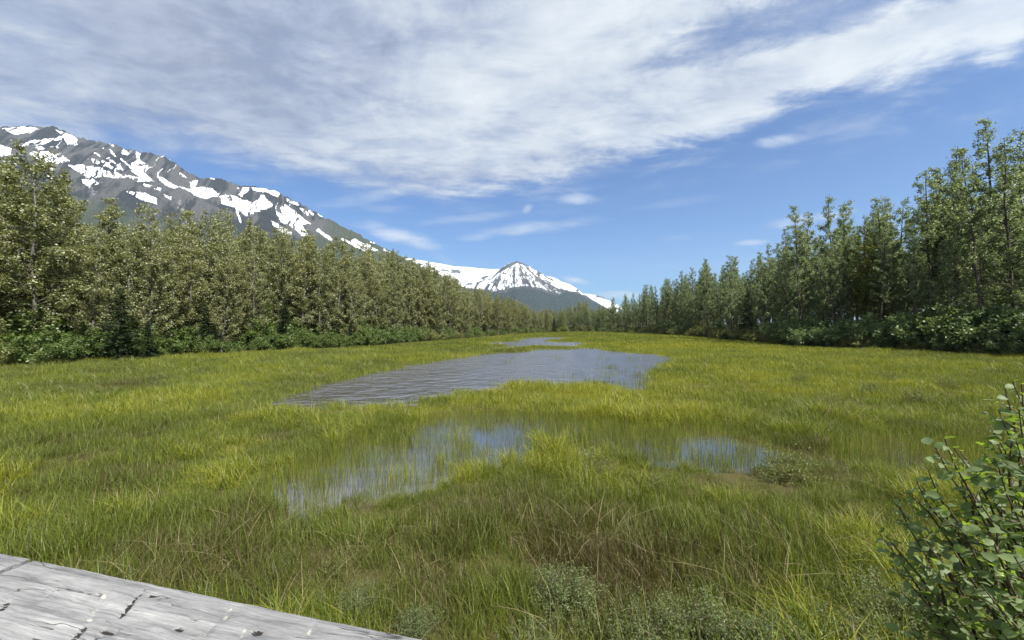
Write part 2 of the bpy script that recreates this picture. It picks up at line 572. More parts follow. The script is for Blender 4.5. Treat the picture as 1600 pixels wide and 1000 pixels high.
def geo(a, b, n):
    return np.geomspace(a, b, n)


LEFT_EDGE = [(-420, 611), (-200, 593), (0, 575), (200, 562), (400, 551.5), (520, 545.5), (620, 538), (700, 531.5), (780, 525), (830, 521.5), (862, 519.5), (880, 518.6)]
RIGHT_EDGE = [(2050, 593), (1800, 573), (1600, 560), (1500, 555), (1400, 549.5), (1300, 545), (1250, 542), (1200, 537), (1150, 532.5), (1100, 528), (1050, 524), (1000, 521.2), (950, 519.4), (900, 518.4), (880, 518.4)]
LE = np.array([ground_pt(*p) for p in LEFT_EDGE])
RE = np.array([ground_pt(*p) for p in RIGHT_EDGE])
WOODPOLY = np.concatenate([LE, RE[::-1]])       # the open marsh lies inside


def open_marsh(x, y):
    poly = [(LE[0][0] - 5, -60.0)] + [tuple(p) for p in WOODPOLY] + [(RE[0][0] + 5, -60.0)]
    return in_poly(x, y, poly)


def build_ground():
    xs = np.concatenate([np.arange(0, 24, 0.26), np.arange(24, 70, 0.7), np.arange(70, 200, 3.0), geo(200, 12000, 34)])
    xs = np.concatenate([-xs[:0:-1], xs])
    ys = np.concatenate([-geo(30, 12000, 22)[::-1], np.arange(-27, 3, 1.5), np.arange(3, 30, 0.2), np.arange(30, 80, 0.5), np.arange(80, 220, 1.3), geo(222, 12000, 36)])
    X, Y = np.meshgrid(xs, ys)
    pond, fore = water_masks(X, Y)
    f_any = np.zeros(X.shape, bool)
    for f in fore:
        f_any |= f
    dep = np.where(pond, 1.0, np.where(f_any, 0.75, 0.0))

    def blur(a):
        p = np.pad(a, 1, mode='edge')
        return (p[:-2, 1:-1] + p[2:, 1:-1] + p[1:-1, :-2] + p[1:-1, 2:] + 2 * a) / 6
    for _ in range(2):
        dep = blur(dep)
    n = fbm(X * 0.6, Y * 0.6, 4, 21)
    Z = 0.055 + 0.05 * n - dep * 0.42
    inside = open_marsh(X, Y)
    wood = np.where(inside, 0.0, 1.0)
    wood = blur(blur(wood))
    Z = Z + wood * 0.35 * np.clip((np.hypot(X, Y)) / 200, 0.2, 1)
    wet = np.clip(dep * 2.2, 0, 1)
    mud = in_poly(*proj(X, Y), [(1290, 690), (1440, 690), (1480, 730), (1300, 735)])
    wet = np.maximum(wet, np.where(mud, 0.7, 0))
    v = np.stack([X, Y, Z], -1).reshape(-1, 3)
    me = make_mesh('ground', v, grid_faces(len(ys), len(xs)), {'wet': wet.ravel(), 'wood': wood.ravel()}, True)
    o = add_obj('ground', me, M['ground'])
    tag(o, 'flat brown and green marsh ground running to the woods', kind='structure')


build_ground()
wx, wy = np.meshgrid(np.linspace(-60, 75, 28), np.linspace(1.5, 160, 33))
o = add_obj('water', make_mesh('water', np.stack([wx, wy, 0 * wx], -1).reshape(-1, 3), grid_faces(33, 28)), M['water'])
tag(o, 'shallow brown marsh pond with wind ripples reflecting the sky', kind='structure')

# ------------------------------------------------------------------ mountains


def crest_fn(pts):
    p = np.array(pts, float)
    return lambda q: np.interp(q, p[:, 0], p[:, 1])


def mountain(name, label, crest, y0, y1, p0, p1, ns, nt, material, perp, dscale, seed, amp, jag, snow_fn, back=0.35, power=1.25):
    q = np.linspace(p0, p1, ns)
    cy = crest_fn(crest)(q)
    Y = np.interp(q, [p0, p1], [y0, y1])
    CX = (q - HX) / F * Y
    CZ = CAMZ + (HY - cy) / F * Y
    CZ = CZ + jag * fbm(q * 0.16, q * 0, 4, seed + 5, 0.65)
    t = np.concatenate([np.linspace(-back, 0, max(6, nt // 9))[:-1], np.linspace(0, 1, nt) ** 1.15])
    T, S = np.meshgrid(t, np.arange(ns), indexing='ij')
    D = np.maximum(CZ, 60) * dscale
    X = CX[None, :] + perp[0] * T * D[None, :]
    YY = Y[None, :] + perp[1] * T * D[None, :]
    prof = np.where(T >= 0, np.clip(1 - T, 0, 1) ** power, np.clip(1 + T * 1.1, 0, 1))
    Z = CZ[None, :] * prof
    al = (q[None, :] / 1600.0 * F * 0 + np.cumsum(np.r_[0, np.hypot(np.diff(CX), np.diff(Y))])[None, :])
    env = np.clip(np.abs(T) * 5, 0, 1) * np.clip((1 - T) * 2.2, 0, 1)
    w = 60 * fbm(T * 6, al / 400, 3, seed + 1)
    rid = ridged((al + w) / 330.0, T * 1.6 + al / 2500, 5, seed)
    fb = fbm(X / 260, YY / 260, 6, seed + 2)
    fine = ridged(X / 90, YY / 90, 4, seed + 3) + 0.9 * (ridged((al + w * 0.6) / 75.0, T * 2.5, 3, seed + 9) - 0.5)
    Z = Z + env * amp * ((rid - 0.55) * 1.0 + fb * 0.55 + (fine - 0.5) * 0.34)
    Z = np.where(T >= 0.999, -2.0, np.maximum(Z, -2.0))
    px, py = proj(X, YY, Z)
    attrs = snow_fn(px, py, T, Z, X, YY, al)
    attrs['streak'] = np.clip(ridged((al + w * 0.6) / 70.0, T * 3.0, 4, seed + 9) * 1.2 - 0.1 + 0.4 * fbm(X / 120, YY / 120, 3, seed + 12), 0, 1)
    v = np.stack([X, YY, Z], -1).reshape(-1, 3)
    me = make_mesh(name, v, grid_faces(len(t), ns), {k: np.broadcast_to(a, X.shape).ravel() for k, a in attrs.items()}, True)
    o = add_obj(name, me, material)
    tag(o, label, kind='structure')
    return o


# snow patches of the long ridge, traced in a 2.5x enlargement of photo region (0,180)-(640,420)
SN_POLY = [[(10, 55), (60, 45), (140, 46), (152, 55), (120, 68), (60, 74), (30, 64)],
           [(213, 50), (260, 72), (305, 92), (302, 117), (262, 115), (244, 88)],
           [(70, 115), (130, 100), (190, 90), (247, 84), (240, 96), (180, 110), (120, 120), (80, 126)],
           [(-60, 105), (10, 115), (45, 130), (40, 160), (-60, 165)], [(130, 125), (160, 118), (180, 132), (150, 140)], [(215, 120), (240, 132), (222, 135)],
           [(112, 145), (180, 142), (248, 156), (272, 176), (232, 193), (180, 187), (140, 172)], [(160, 195), (215, 203), (205, 212), (165, 205)],
           [(262, 193), (330, 192), (402, 208), (400, 245), (345, 245), (298, 222)], [(400, 213), (470, 228), (560, 248), (608, 260), (560, 262), (480, 252), (405, 240)],
           [(318, 250), (362, 246), (388, 270), (350, 284), (322, 268)], [(170, 225), (215, 240), (200, 250)],
           [(530, 143), (552, 148), (546, 175), (580, 196), (556, 220), (600, 258), (560, 252), (516, 225), (512, 190), (536, 175)],
           [(608, 232), (640, 246), (705, 283), (680, 288), (640, 270)], [(478, 130), (507, 145), (500, 160), (476, 152)], [(598, 154), (642, 158), (636, 165), (600, 163)],
           [(485, 296), (540, 298), (612, 322), (618, 350), (580, 338), (530, 320)], [(556, 264), (634, 288), (628, 297), (560, 277)], [(640, 305), (672, 318), (668, 335), (645, 320)],
           [(702, 283), (760, 284), (812, 278), (864, 294), (852, 318), (800, 327), (758, 308)],
           [(856, 318), (902, 306), (940, 330), (985, 342), (1030, 308), (1040, 328), (1064, 345), (1062, 362), (1000, 378), (970, 394), (918, 362), (868, 346)],
           [(928, 283), (978, 278), (966, 300), (942, 322), (928, 306)], [(982, 283), (1050, 288), (1094, 304), (1086, 322), (1050, 306), (990, 294)],
           [(1118, 325), (1172, 347), (1162, 352), (1122, 340)],
           [(1076, 372), (1104, 388), (1092, 360), (1112, 348), (1152, 375), (1184, 400), (1220, 425), (1182, 428), (1210, 472), (1178, 472), (1148, 442), (1098, 416)],
           [(1056, 412), (1100, 428), (1154, 466), (1130, 474), (1078, 442)], [(740, 262), (762, 250), (775, 256), (748, 292)]]
SN_LINE = [((420, 168), (482, 216), 4), ((470, 168), (514, 206), 4), ((398, 180), (450, 212), 4), ((402, 128), (414, 148), 4), ((424, 115), (444, 120), 3), ((925, 370), (940, 416), 5),
           ((1178, 368), (1202, 388), 6), ((1205, 372), (1222, 386), 5), ((1246, 384), (1258, 392), 5), ((1325, 424), (1342, 432), 4), ((1380, 488), (1468, 526), 6), ((1338, 484), (1432, 528), 6),
           ((1240, 448), (1292, 486), 6), ((1450, 494), (1462, 500), 4), ((430, 135), (450, 160), 3), ((820, 244), (836, 250), 4), ((660, 170), (690, 182), 3), ((380, 150), (392, 158), 3),
           ((700, 225), (722, 240), 3), ((1500, 525), (1520, 535), 4)]


def ridge_attrs(px, py, T, Z, X, Y, al):
    j1, j2 = fbm(X / 55, (Y + Z) / 55, 4, 31), fbm(X / 55 + 50, (Y + Z) / 55, 4, 37)
    zx = px * 2.5 + j1 * 6
    zy = (py - 180) * 2.5 + j2 * 6
    s = np.zeros(px.shape)
    for p in SN_POLY:
        s[in_poly(zx, zy, p)] = 1.0
    for a, b, w in SN_LINE:
        s[seg_dist(zx, zy, a, b) < w] = 1.0
    er = ridged((al + 40 * fbm(X / 90, Y / 90, 3, 47)) / 45.0, T * 7, 4, 46)
    s = np.where(er > np.quantile(er, 0.87), s * 0.3, s)
    gl = ridged((al + 25 * fbm(X / 70, Y / 70, 3, 48)) / 38.0, T * 3.0, 3, 52)
    gate = fbm(al / 130, T * 5, 4, 53)
    s = np.where((gl > np.quantile(gl, 0.93)) & (gate > -0.05) & (T > 0.005) & (T < 0.16) & (px < 470), 1.0, s)
    extra = fbm(al / 90, T * 9, 5, 44)
    s = np.where((extra > 0.55) & (px < 460) & (T > 0.0) & (T < 0.5), np.maximum(s, 0.62), s)
    s[T < 0] = np.maximum(s[T < 0], 0.35)
    # grass creeps up below the crags and on the low right shoulder
    veg = np.clip((T - 0.16) * 2.4, 0, 0.62) + np.clip((px - 430) / 170, 0, 0.8)
    wood = np.clip((T - 0.62) * 5, 0, 1)
    return {'snow': s, 'veg': np.clip(veg, 0, 1), 'wood': wood}


mountain('mountain_ridge', 'long grey mountain ridge streaked with snow above the wood beside the pond',
         [(-500, 215), (-300, 190), (-150, 204), (-60, 200), (0, 198.5), (50, 197), (84, 198), (104, 206), (122, 214), (150, 220), (176, 226), (205, 234), (224, 238), (245, 242), (262, 247), (280, 259), (296, 270), (309, 277),
          (330, 278), (352, 281), (375, 291), (392, 290), (412, 293), (435, 301), (470, 319), (510, 341), (555, 363), (600, 388), (640, 407), (690, 432), (740, 455), (790, 480)],
         2640, 4200, -300, 790, 860, 300, M['ridge'], (0.377, -0.926), 1.45, 101, 115, 20, ridge_attrs)


def z5(pts):
    return [(640 + a / 4.706, 380 + b / 4.706) for a, b in pts]


def peak_attrs(px, py, T, Z, X, Y, al):
    zx, zy = (px - 640) * 4.706, (py - 380) * 4.706
    line = np.interp(zx, [480, 600, 690, 760, 830, 900, 980, 1040, 1090, 1150, 1250, 1350, 1450], [330, 345, 352, 332, 314, 322, 336, 362, 372, 340, 362, 415, 470])
    j = fbm(X / 120, (Y + Z) / 120, 4, 61) * 14
    s = np.where(zy + j < line, 1.0, 0.0)
    th = np.arctan2(zy - 95, (zx - 785) * 1.05)
    r = np.hypot(zx - 785, zy - 95)
    st = ridged(th * 8 + r / 260, r / 150.0, 4, 66)
    st2 = ridged(th * 22 + r / 120, r / 60.0, 3, 71)
    dark = (st > np.quantile(st, 0.80)) | ((st2 > np.quantile(st2, 0.78)) & (r > 60))
    dark |= (zx > 1060) & (st2 + st > np.quantile(st2 + st, 0.6))
    dark |= (seg_dist(zx, zy, (640, 215), (785, 136)) < 11) | (seg_dist(zx, zy, (785, 136), (870, 166)) < 6) | (seg_dist(zx, zy, (520, 285), (640, 215)) < 5)
    s = np.where(dark & (s > 0), 0.12, s)
    veg = np.clip((zy - line) / 60 + 0.3, 0, 1)
    wood = np.clip((zy - line) / 30, 0, 1)  # lower flank: forest, with the cloud shadow put into its dark colour
    return {'snow': s, 'veg': veg, 'wood': wood}


PK = z5([(380, 330), (500, 285), (560, 265), (600, 248), (640, 216), (665, 193), (700, 165), (740, 145), (785, 132), (830, 143), (870, 165), (940, 205), (1000, 240), (1060, 252), (1110, 280), (1180, 303), (1230, 335), (1290, 380),
         (1350, 418), (1420, 460), (1500, 505), (1640, 560)])
mountain('snowy_peak', 'pointed snow streaked peak closing the valley behind the far trees', PK, 6000, 6000, 640 + 380 / 4.706, 640 + 1640 / 4.706, 360, 190, M['peak'], (0.0, -1.0), 1.7, 202, 95, 8, peak_attrs)


def snowfield_attrs(px, py, T, Z, X, Y, al):
    n = fbm(X / 300, (Y + Z) / 200, 5, 81)
    return {'snow': np.where(n > 0.36, 0.2, 1.0), 'veg': 0 * px, 'wood': np.clip((T - .75) * 8, 0, 1)}


BK = z5([(-700, 60), (-300, 90), (0, 112), (70, 124), (160, 140), (250, 155), (330, 171), (430, 175), (520, 186), (600, 191), (660, 190), (760, 200), (900, 290)])
mountain('snowfield', 'far rounded snowfield joining the pointed peak', BK, 9000, 9000, 640 - 700 / 4.706, 640 + 900 / 4.706, 220, 90, M['peak'], (0.0, -1.0), 1.7, 303, 60, 5, snowfield_attrs)
BR = z5([(1120, 420), (1200, 372), (1290, 372), (1340, 377), (1400, 388), (1440, 405), (1480, 430), (1560, 470), (1660, 500)])
mountain('snow_slope', 'small white snow slope low beside the pointed peak', BR, 9000, 9000, 640 + 1120 / 4.706, 640 + 1660 / 4.706, 100, 60, M['peak'], (0.0, -1.0), 1.7, 404, 25, 3, snowfield_attrs)
mountain('wooded_mountain', 'mountain slope glimpsed between the tall trunks of the near wood', [(1400, 500), (1470, 420), (1520, 340), (1570, 280), (1620, 245), (1750, 190), (2100, 120)], 4200, 2800, 1400, 2100, 160, 70,
         M['ridge'], (-0.35, -0.93), 1.4, 505, 90, 10,
         lambda px, py, T, Z, X, Y, al: {'snow': np.where(fbm(al / 160, T * 6, 5, 91) > 0.12, 0.9, 0.1) * (T < 0.5), 'veg': np.clip((T - .3) * 2, 0, 1), 'wood': np.clip((T - .5) * 4, 0, 1)})

# ------------------------------------------------------------------ plant geometry


class Tubes:
    def __init__(self):
        self.v, self.f, self.n = [], [], 0

    def add(self, pts, rad, sides=5):
        pts = np.asarray(pts, float)
        rad = np.asarray(rad, float)
        d = norm(np.gradient(pts, axis=0))
        ref = np.where(np.abs(d[:, 2:3]) > 0.9, np.array([[1.0, 0, 0]]), np.array([[0, 0, 1.0]]))
        a = norm(np.cross(d, ref))
        b = np.cross(d, a)
        ang = np.arange(sides) * 2 * np.pi / sides
        ring = pts[:, None, :] + rad[:, None, None] * (np.cos(ang)[None, :, None] * a[:, None, :] + np.sin(ang)[None, :, None] * b[:, None, :])
        k = len(pts)
        i = np.arange(k - 1)[:, None] * sides + np.arange(sides)[None, :]
        i2 = np.arange(k - 1)[:, None] * sides + (np.arange(sides)[None, :] + 1) % sides
        q = np.stack([i, i2, i2 + sides, i + sides], -1).reshape(-1, 4) + self.n
        self.v.append(ring.reshape(-1, 3))
        self.f.append(q)
        self.n += k * sides

    def mesh(self, name):
        return make_mesh(name, np.concatenate(self.v), np.concatenate(self.f), None, True)


def leaf_cards(pos, length, width, rs, up=0.35, hang=None, cup=0.18, lng=None):
    """kite-shaped folded leaves: 4 corners each"""
    n = len(pos)
    nr = norm(rs.normal(size=(n, 3)) + np.array([0, 0, up]))
    ax = rs.normal(size=(n, 3)) if lng is None else lng + rs.normal(size=(n, 3)) * 0.5
    if hang is not None:
        ax = ax + np.array(hang)
    ax = norm(ax - nr * np.sum(ax * nr, 1, keepdims=True))
    sd = np.cross(nr, ax)
    L = (length * rs.uniform(0.7, 1.25, n))[:, None]
    W = (width * rs.uniform(0.75, 1.2, n))[:, None]
    p0 = pos
    p1 = pos + ax * L * 0.42 + sd * W * 0.5 + nr * W * cup
    p2 = pos + ax * L
    p3 = pos + ax * L * 0.42 - sd * W * 0.5 + nr * W * cup
    v = np.stack([p0, p1, p2, p3], 1).reshape(-1, 3)
    f = (np.arange(n) * 4)[:, None] + np.arange(4)[None, :]
    return v, f


def leaf_mesh(name, pos, length, width, rs, pale=0.1, **kw):
    v, f = leaf_cards(pos, length, width, rs, **kw)
    c = np.clip(rs.normal(0.5, 0.2, len(pos)), 0, 0.85)
    c[rs.random(len(pos)) < pale] = 1.0
    return make_mesh(name, v, f, {'col': np.repeat(c, 4)})


def poplar(seed, H=15.0, Rr=2.2, cb=0.28, nbr=58, nleaf=11000, leaf=0.17, pale=0.10, lean=0.02, wind=(0, 0, 0), pw=0.75):
    rs = np.random.default_rng(seed)
    T = Tubes()
    k = np.linspace(0, 1, 12)
    wob = np.cumsum(rs.normal(0, 0.10, (12, 2)), 0) * 0.9
    wob[0] = 0
    ln = rs.uniform(-1, 1, 2) * lean * H
    tp = np.stack([wob[:, 0] + ln[0] * k, wob[:, 1] + ln[1] * k, k * H], 1)
    r0 = 0.0075 * H
    tr = r0 * (1 - k) ** 0.8 + 0.012
    tr[0] *= 1.35
    T.add(tp, tr, 8)
    tw_a, tw_b = [], []
    for i in range(nbr):
        u = (i + rs.random()) / nbr
        t = cb * 0.75 + (0.985 - cb * 0.75) * u
        tt = max(0.0, (t - cb) / (1 - cb))
        prof = (1 - tt) ** pw * (0.6 + 0.4 * min(1, tt * 3.5)) if t > cb else 0.45
        L = Rr * (prof + 0.10) * rs.uniform(0.55, 1.2)
        az = i * 2.399 + rs.normal(0, 0.5)
        base = np.array([np.interp(t, k, tp[:, j]) for j in range(3)])
        e0, e1 = R(rs.uniform(5, 32)), R(rs.uniform(35, 68))
        if t < cb:
            e0, e1 = R(rs.uniform(-15, 15)), R(rs.uniform(-10, 30))
        pts = [base]
        ns = 5
        for s in range(ns):
            e = e0 + (e1 - e0) * s / (ns - 1)
            a2 = az + rs.normal(0, 0.18)
            pts.append(pts[-1] + L / ns * np.array([math.cos(a2) * math.cos(e), math.sin(a2) * math.cos(e), math.sin(e)]))
        pts = np.array(pts)
        T.add(pts, np.interp(t, k, tr) * 0.42 * np.linspace(1, 0.18, ns + 1), 4)
        if t < cb and rs.random() < 0.55:
            continue
        nt_ = max(2, int(L * 4.6))
        for _ in range(nt_):
            s = rs.uniform(0.22, 1.0) * ns
            j = min(int(s), ns - 1)
            a = pts[j] + (pts[j + 1] - pts[j]) * (s - j)
            d = norm((pts[j + 1] - pts[j])[None])[0] * 0.8 + rs.normal(0, 0.55, 3) + np.array([0, 0, 0.25]) + np.array(wind)
            b = a + norm(d[None])[0] * rs.uniform(0.3, 0.75) * (0.6 + 0.4 * L / Rr)
            tw_a.append(a); tw_b.append(b)
            if rs.random() < 0.35:
                T.add(np.array([a, b]), [0.012, 0.005], 3)
    A, B = np.array(tw_a), np.array(tw_b)
    w = np.linalg.norm(B - A, axis=1) ** 1.2 * rs.uniform(0.3, 1.6, len(A))
    idx = rs.choice(len(A), nleaf, p=w / w.sum())
    uu = rs.random((nleaf, 1)) ** 0.8
    pos = A[idx] + (B[idx] - A[idx]) * uu + rs.normal(0, 0.105, (nleaf, 3))
    lm = leaf_mesh('crown', pos, leaf, leaf * 0.72, rs, pale, up=0.4, hang=tuple(np.array([0, 0, -0.5]) + 1.2 * np.array(wind)))
    return T.mesh('trunk'), lm


def conifer(seed, H=9.0, Rr=1.9, nleaf=6500, leaf=0.30):
    rs = np.random.default_rng(seed)
    T = Tubes()
    k = np.linspace(0, 1, 8)
    tp = np.stack([rs.normal(0, 0.02, 8), rs.normal(0, 0.02, 8), k * H], 1)
    tr = 0.014 * H * (1 - k) ** 0.9 + 0.01
    T.add(tp, tr, 7)
    P, D = [], []
    nb = int(H * 9)
    for i in range(nb):
        t = 0.06 + 0.93 * (i + rs.random()) / nb
        L = Rr * ((1 - t) ** 0.85 + 0.05) * rs.uniform(0.7, 1.12)
        az = i * 2.399 + rs.normal(0, 0.3)
        base = np.array([0, 0, t * H])
        u = np.linspace(0, 1, 6)[:, None]
        hd = np.array([math.cos(az), math.sin(az), 0])
        dro = -0.42 * (1 - t) + 0.22
        pts = base + hd * u * L + np.array([0, 0, 1]) * (0.18 * u * L + (dro - 0.18) * u * u * L)
        T.add(pts, 0.022 * (1.2 - t) * np.linspace(1, 0.2, 6) + 0.003, 3)
        n = max(6, int(nleaf / nb * (L / Rr) * 2.0))
        s = rs.uniform(0.08, 1, n)
        p = base + hd * (s * L)[:, None] + np.array([0, 0, 1])[None] * (0.18 * s * L + (dro - 0.18) * s * s * L)[:, None]
        side = np.array([-math.sin(az), math.cos(az), 0])
        sg = rs.choice([-1, 1], n)[:, None]
        P.append(p + rs.normal(0, 0.03, (n, 3)))
        D.append(hd * 0.7 + side * sg * rs.uniform(0.3, 1.0, (n, 1)) + np.array([0, 0, -0.28]))
    P, D = np.concatenate(P), np.concatenate(D)
    v, f = leaf_cards(P, leaf, leaf * 0.34, rs, up=2.2, lng=D, cup=-0.1)
    c = np.repeat(np.clip(rs.normal(0.5, 0.2, len(P)), 0, 0.85), 4)
    return T.mesh('trunk'), make_mesh('crown', v, f, {'col': c})


def shrub(seed, H=2.3, Rr=1.5, nst=16, nleaf=4200, leaf=0.13, wid=0.66, pale=0.06, tw=0.45):
    rs = np.random.default_rng(seed)
    T = Tubes()
    A, B = [], []
    for i in range(nst):
        az = i * 2.399 + rs.normal(0, 0.3)
        out = math.sqrt((i + 0.5) / nst)
        tip = np.array([math.cos(az) * Rr * out, math.sin(az) * Rr * out, H * (1.02 - 0.62 * out ** 2) * rs.uniform(0.75, 1.08)])
        u = np.linspace(0, 1, 6)[:, None]
        b0 = np.array([math.cos(az), math.sin(az), 0]) * 0.14 * Rr * out
        ctrl = b0 + (tip - b0) * np.array([0.35, 0.35, 0.75])
        pts = b0 * (1 - u) ** 2 + 2 * ctrl * u * (1 - u) + tip * u ** 2
        pts[1:] += rs.normal(0, 0.03 * H, (5, 3))
        T.add(pts, 0.010 * H * np.linspace(1, 0.2, 6), 4)
        for _ in range(13):
            s = rs.uniform(0.18, 1.0) * 5
            j = min(int(s), 4)
            a = pts[j] + (pts[j + 1] - pts[j]) * (s - j)
            d = rs.normal(0, 0.7, 3) + np.array([math.cos(az) * 0.6, math.sin(az) * 0.6, 0.45])
            b = a + norm(d[None])[0] * rs.uniform(0.5, 1.1) * tw * (0.35 + 0.3 * H)
            b[2] = max(b[2], 0.08)
            A.append(a); B.append(b)
            if rs.random() < 0.4:
                T.add(np.array([a, b]), [0.004 * H, 0.0015 * H], 3)
    A, B = np.array(A), np.array(B)
    idx = rs.integers(0, len(A), nleaf)
    pos = A[idx] + (B[idx] - A[idx]) * rs.random((nleaf, 1)) ** 0.7 + rs.normal(0, 0.035 * H, (nleaf, 3))
    pos[:, 2] = np.maximum(pos[:, 2], 0.03)
    return T.mesh('stems'), leaf_mesh('foliage', pos, leaf, leaf * wid, rs, pale, up=0.7)


POP = [poplar(101, 15, 3.0, 0.14, 80, 18500, 0.145, 0.26, 0.02, (-0.25, 0, 0.05)), poplar(102, 15, 2.6, 0.18, 76, 15500, 0.145, 0.30, 0.03, (-0.25, 0, 0.05), 0.95),
       poplar(103, 15, 3.3, 0.10, 84, 17000, 0.150, 0.22, 0.02, (-0.2, 0.1, 0.05)), poplar(104, 15, 2.4, 0.28, 66, 13500, 0.145, 0.28, 0.04, (-0.25, 0, 0), 1.0), poplar(105, 15, 2.8, 0.18, 80, 17000, 0.140, 0.38, 0.02, (-0.3, 0, 0.1), 0.6),
       poplar(106, 15, 3.5, 0.08, 90, 19000, 0.150, 0.20, 0.03, (-0.2, 0, 0.05), 0.5), poplar(107, 15, 2.1, 0.34, 52, 8000, 0.150, 0.24, 0.05, (-0.2, 0, 0), 0.9)]
POPD = [poplar(111, 20, 3.1, 0.24, 70, 9800, 0.175, 0.20, 0.02, pw=1.0), poplar(112, 20, 2.8, 0.32, 62, 8600, 0.175, 0.20, 0.03, pw=1.15), poplar(113, 20, 3.5, 0.20, 76, 11500, 0.175, 0.18, 0.02), poplar(114, 20, 2.6, 0.38, 54, 7400, 0.175, 0.22, 0.02, pw=1.1),
        poplar(115, 20, 3.4, 0.30, 64, 8600, 0.175, 0.17, 0.05, pw=0.9)]
for t, l in POP:
    t.materials.append(M['pale_bark']); l.materials.append(M['poplar_leaf'])
for t, l in POPD:
    t.materials.append(M['dark_bark']); l.materials.append(M['poplar_leaf_dark'])
YOUNG = poplar(121, 15, 2.6, 0.18, 70, 12500, 0.15, 0.03, 0.03)
YOUNG[0].materials.append(M['dark_bark']); YOUNG[1].materials.append(M['young_leaf'])
CON = [conifer(131, 9, 2.0), conifer(132, 9, 1.6)]
for t, l in CON:
    t.materials.append(M['dark_bark']); l.materials.append(M['needle'])
ALD = [shrub(141, 2.3, 1.7, 16, 4600), shrub(142, 2.0, 1.9, 18, 4800), shrub(143, 2.7, 1.5, 15, 4300)]
ALDD = [(shrub(144, 2.4, 1.8, 16, 4600)), (shrub(145, 2.1, 1.9, 18, 4800))]
SAL = [shrub(146, 2.0, 1.7, 18, 5200, 0.12, 0.4, 0.12), shrub(147, 1.7, 1.8, 18, 5000, 0.12, 0.4, 0.12)]
for lst, mm in ((ALD, 'alder_leaf'), (ALDD, 'alder_leaf_dark'), (SAL, 'sallow_leaf')):
    for t, l in lst:
        t.materials.append(M['twig_bark']); l.materials.append(M[mm])


def plant(kind, parts, names, loc, rz, scale, label, cat, group, tilt=(0, 0)):
    o = empty(kind, loc, rz)
    o.rotation_euler = (tilt[0], tilt[1], rz)
    o.scale = scale
    for me, nm in zip(parts, names):
        add_obj(nm, me, None, o)
    tag(o, label, cat, group)
    return o

# ------------------------------------------------------------------ where woods and thickets stand


class Line:
    """distance along an edge line, and points stepped inwards into the wood"""
    def __init__(self, pts, side):
        self.p = pts
        self.s = np.r_[0, np.cumsum(np.hypot(*np.diff(pts, axis=0).T))]
        self.side = side

    def at(self, s, off):
        x = np.interp(s, self.s, self.p[:, 0]); y = np.interp(s, self.s, self.p[:, 1])
        x2 = np.interp(s + 4, self.s, self.p[:, 0]); y2 = np.interp(s + 4, self.s, self.p[:, 1])
        x1 = np.interp(s - 4, self.s, self.p[:, 0]); y1 = np.interp(s - 4, self.s, self.p[:, 1])
        d = np.array([x2 - x1, y2 - y1]); d = d / (np.linalg.norm(d) + 1e-9)
        nrm = np.array([-d[1], d[0]]) * self.side
        return x + nrm[0] * off, y + nrm[1] * off


LL, RL = Line(LE, 1), Line(RE, -1)
SKY_L = [(-400, 170), (-150, 215), (0, 246), (40, 245), (70, 262), (110, 288), (165, 282), (215, 315), (280, 318), (330, 322), (380, 342), (430, 352), (480, 366), (540, 378), (600, 392), (650, 404), (700, 425), (750, 450), (800, 466), (830, 478), (900, 485)]
SKY_R = [(880, 484), (910, 476), (960, 464), (1000, 447), (1050, 432), (1100, 408), (1140, 402), (1190, 398), (1215, 365), (1245, 330), (1305, 312), (1345, 322), (1375, 312), (1410, 285), (1450, 268), (1500, 250), (1540, 205), (1580, 200), (1650, 190), (2000, 150)]
skyL, skyR = crest_fn(SKY_L), crest_fn(SKY_R)

points_far = {'x': [], 'y': [], 'h': [], 'i': []}
tree_spots_L, tree_spots_R = [], []


def scatter_wood(line, sky, rs, spots, maxs, side):
    taken = []
    s = 0.0
    rows = [2.6, 5.4, 8.6, 12.5, 17.0, 22.5]
    for ri, off in enumerate(rows):
        s = rs.uniform(0, 2)
        while s < maxs:
            x0, y0 = line.at(s, 0)
            o_ = off + rs.uniform(-1.3, 1.3)
            x, y = line.at(s + rs.uniform(-.8, .8), o_)
            s += rs.uniform(2.0, 3.6) + 0.20 * ri + max(0, (y0 - 60)) * 0.004
            if y < 6:
                continue
            px, py = proj(x, y, 0)
            if px < -330 or px > 1930:
                continue
            top = float(sky(px))
            H = (HY - top) / F * y + CAMZ
            H = H * (rs.uniform(0.72, 1.02) if side == 'L' else (rs.uniform(0.9, 1.02) if rs.random() < 0.3 else rs.uniform(0.58, 0.88)))
            H = float(np.clip(H, 6.5, 26))
            if any((x - a) ** 2 + (y - b) ** 2 < 1.7 for a, b in taken):
                continue
            taken.append((x, y))
            spots.append((x, y, H, px, ri))


rsL, rsR = np.random.default_rng(7), np.random.default_rng(8)
scatter_wood(LL, skyL, rsL, tree_spots_L, 190, 'L')
scatter_wood(RL, skyR, rsR, tree_spots_R, 190, 'R')

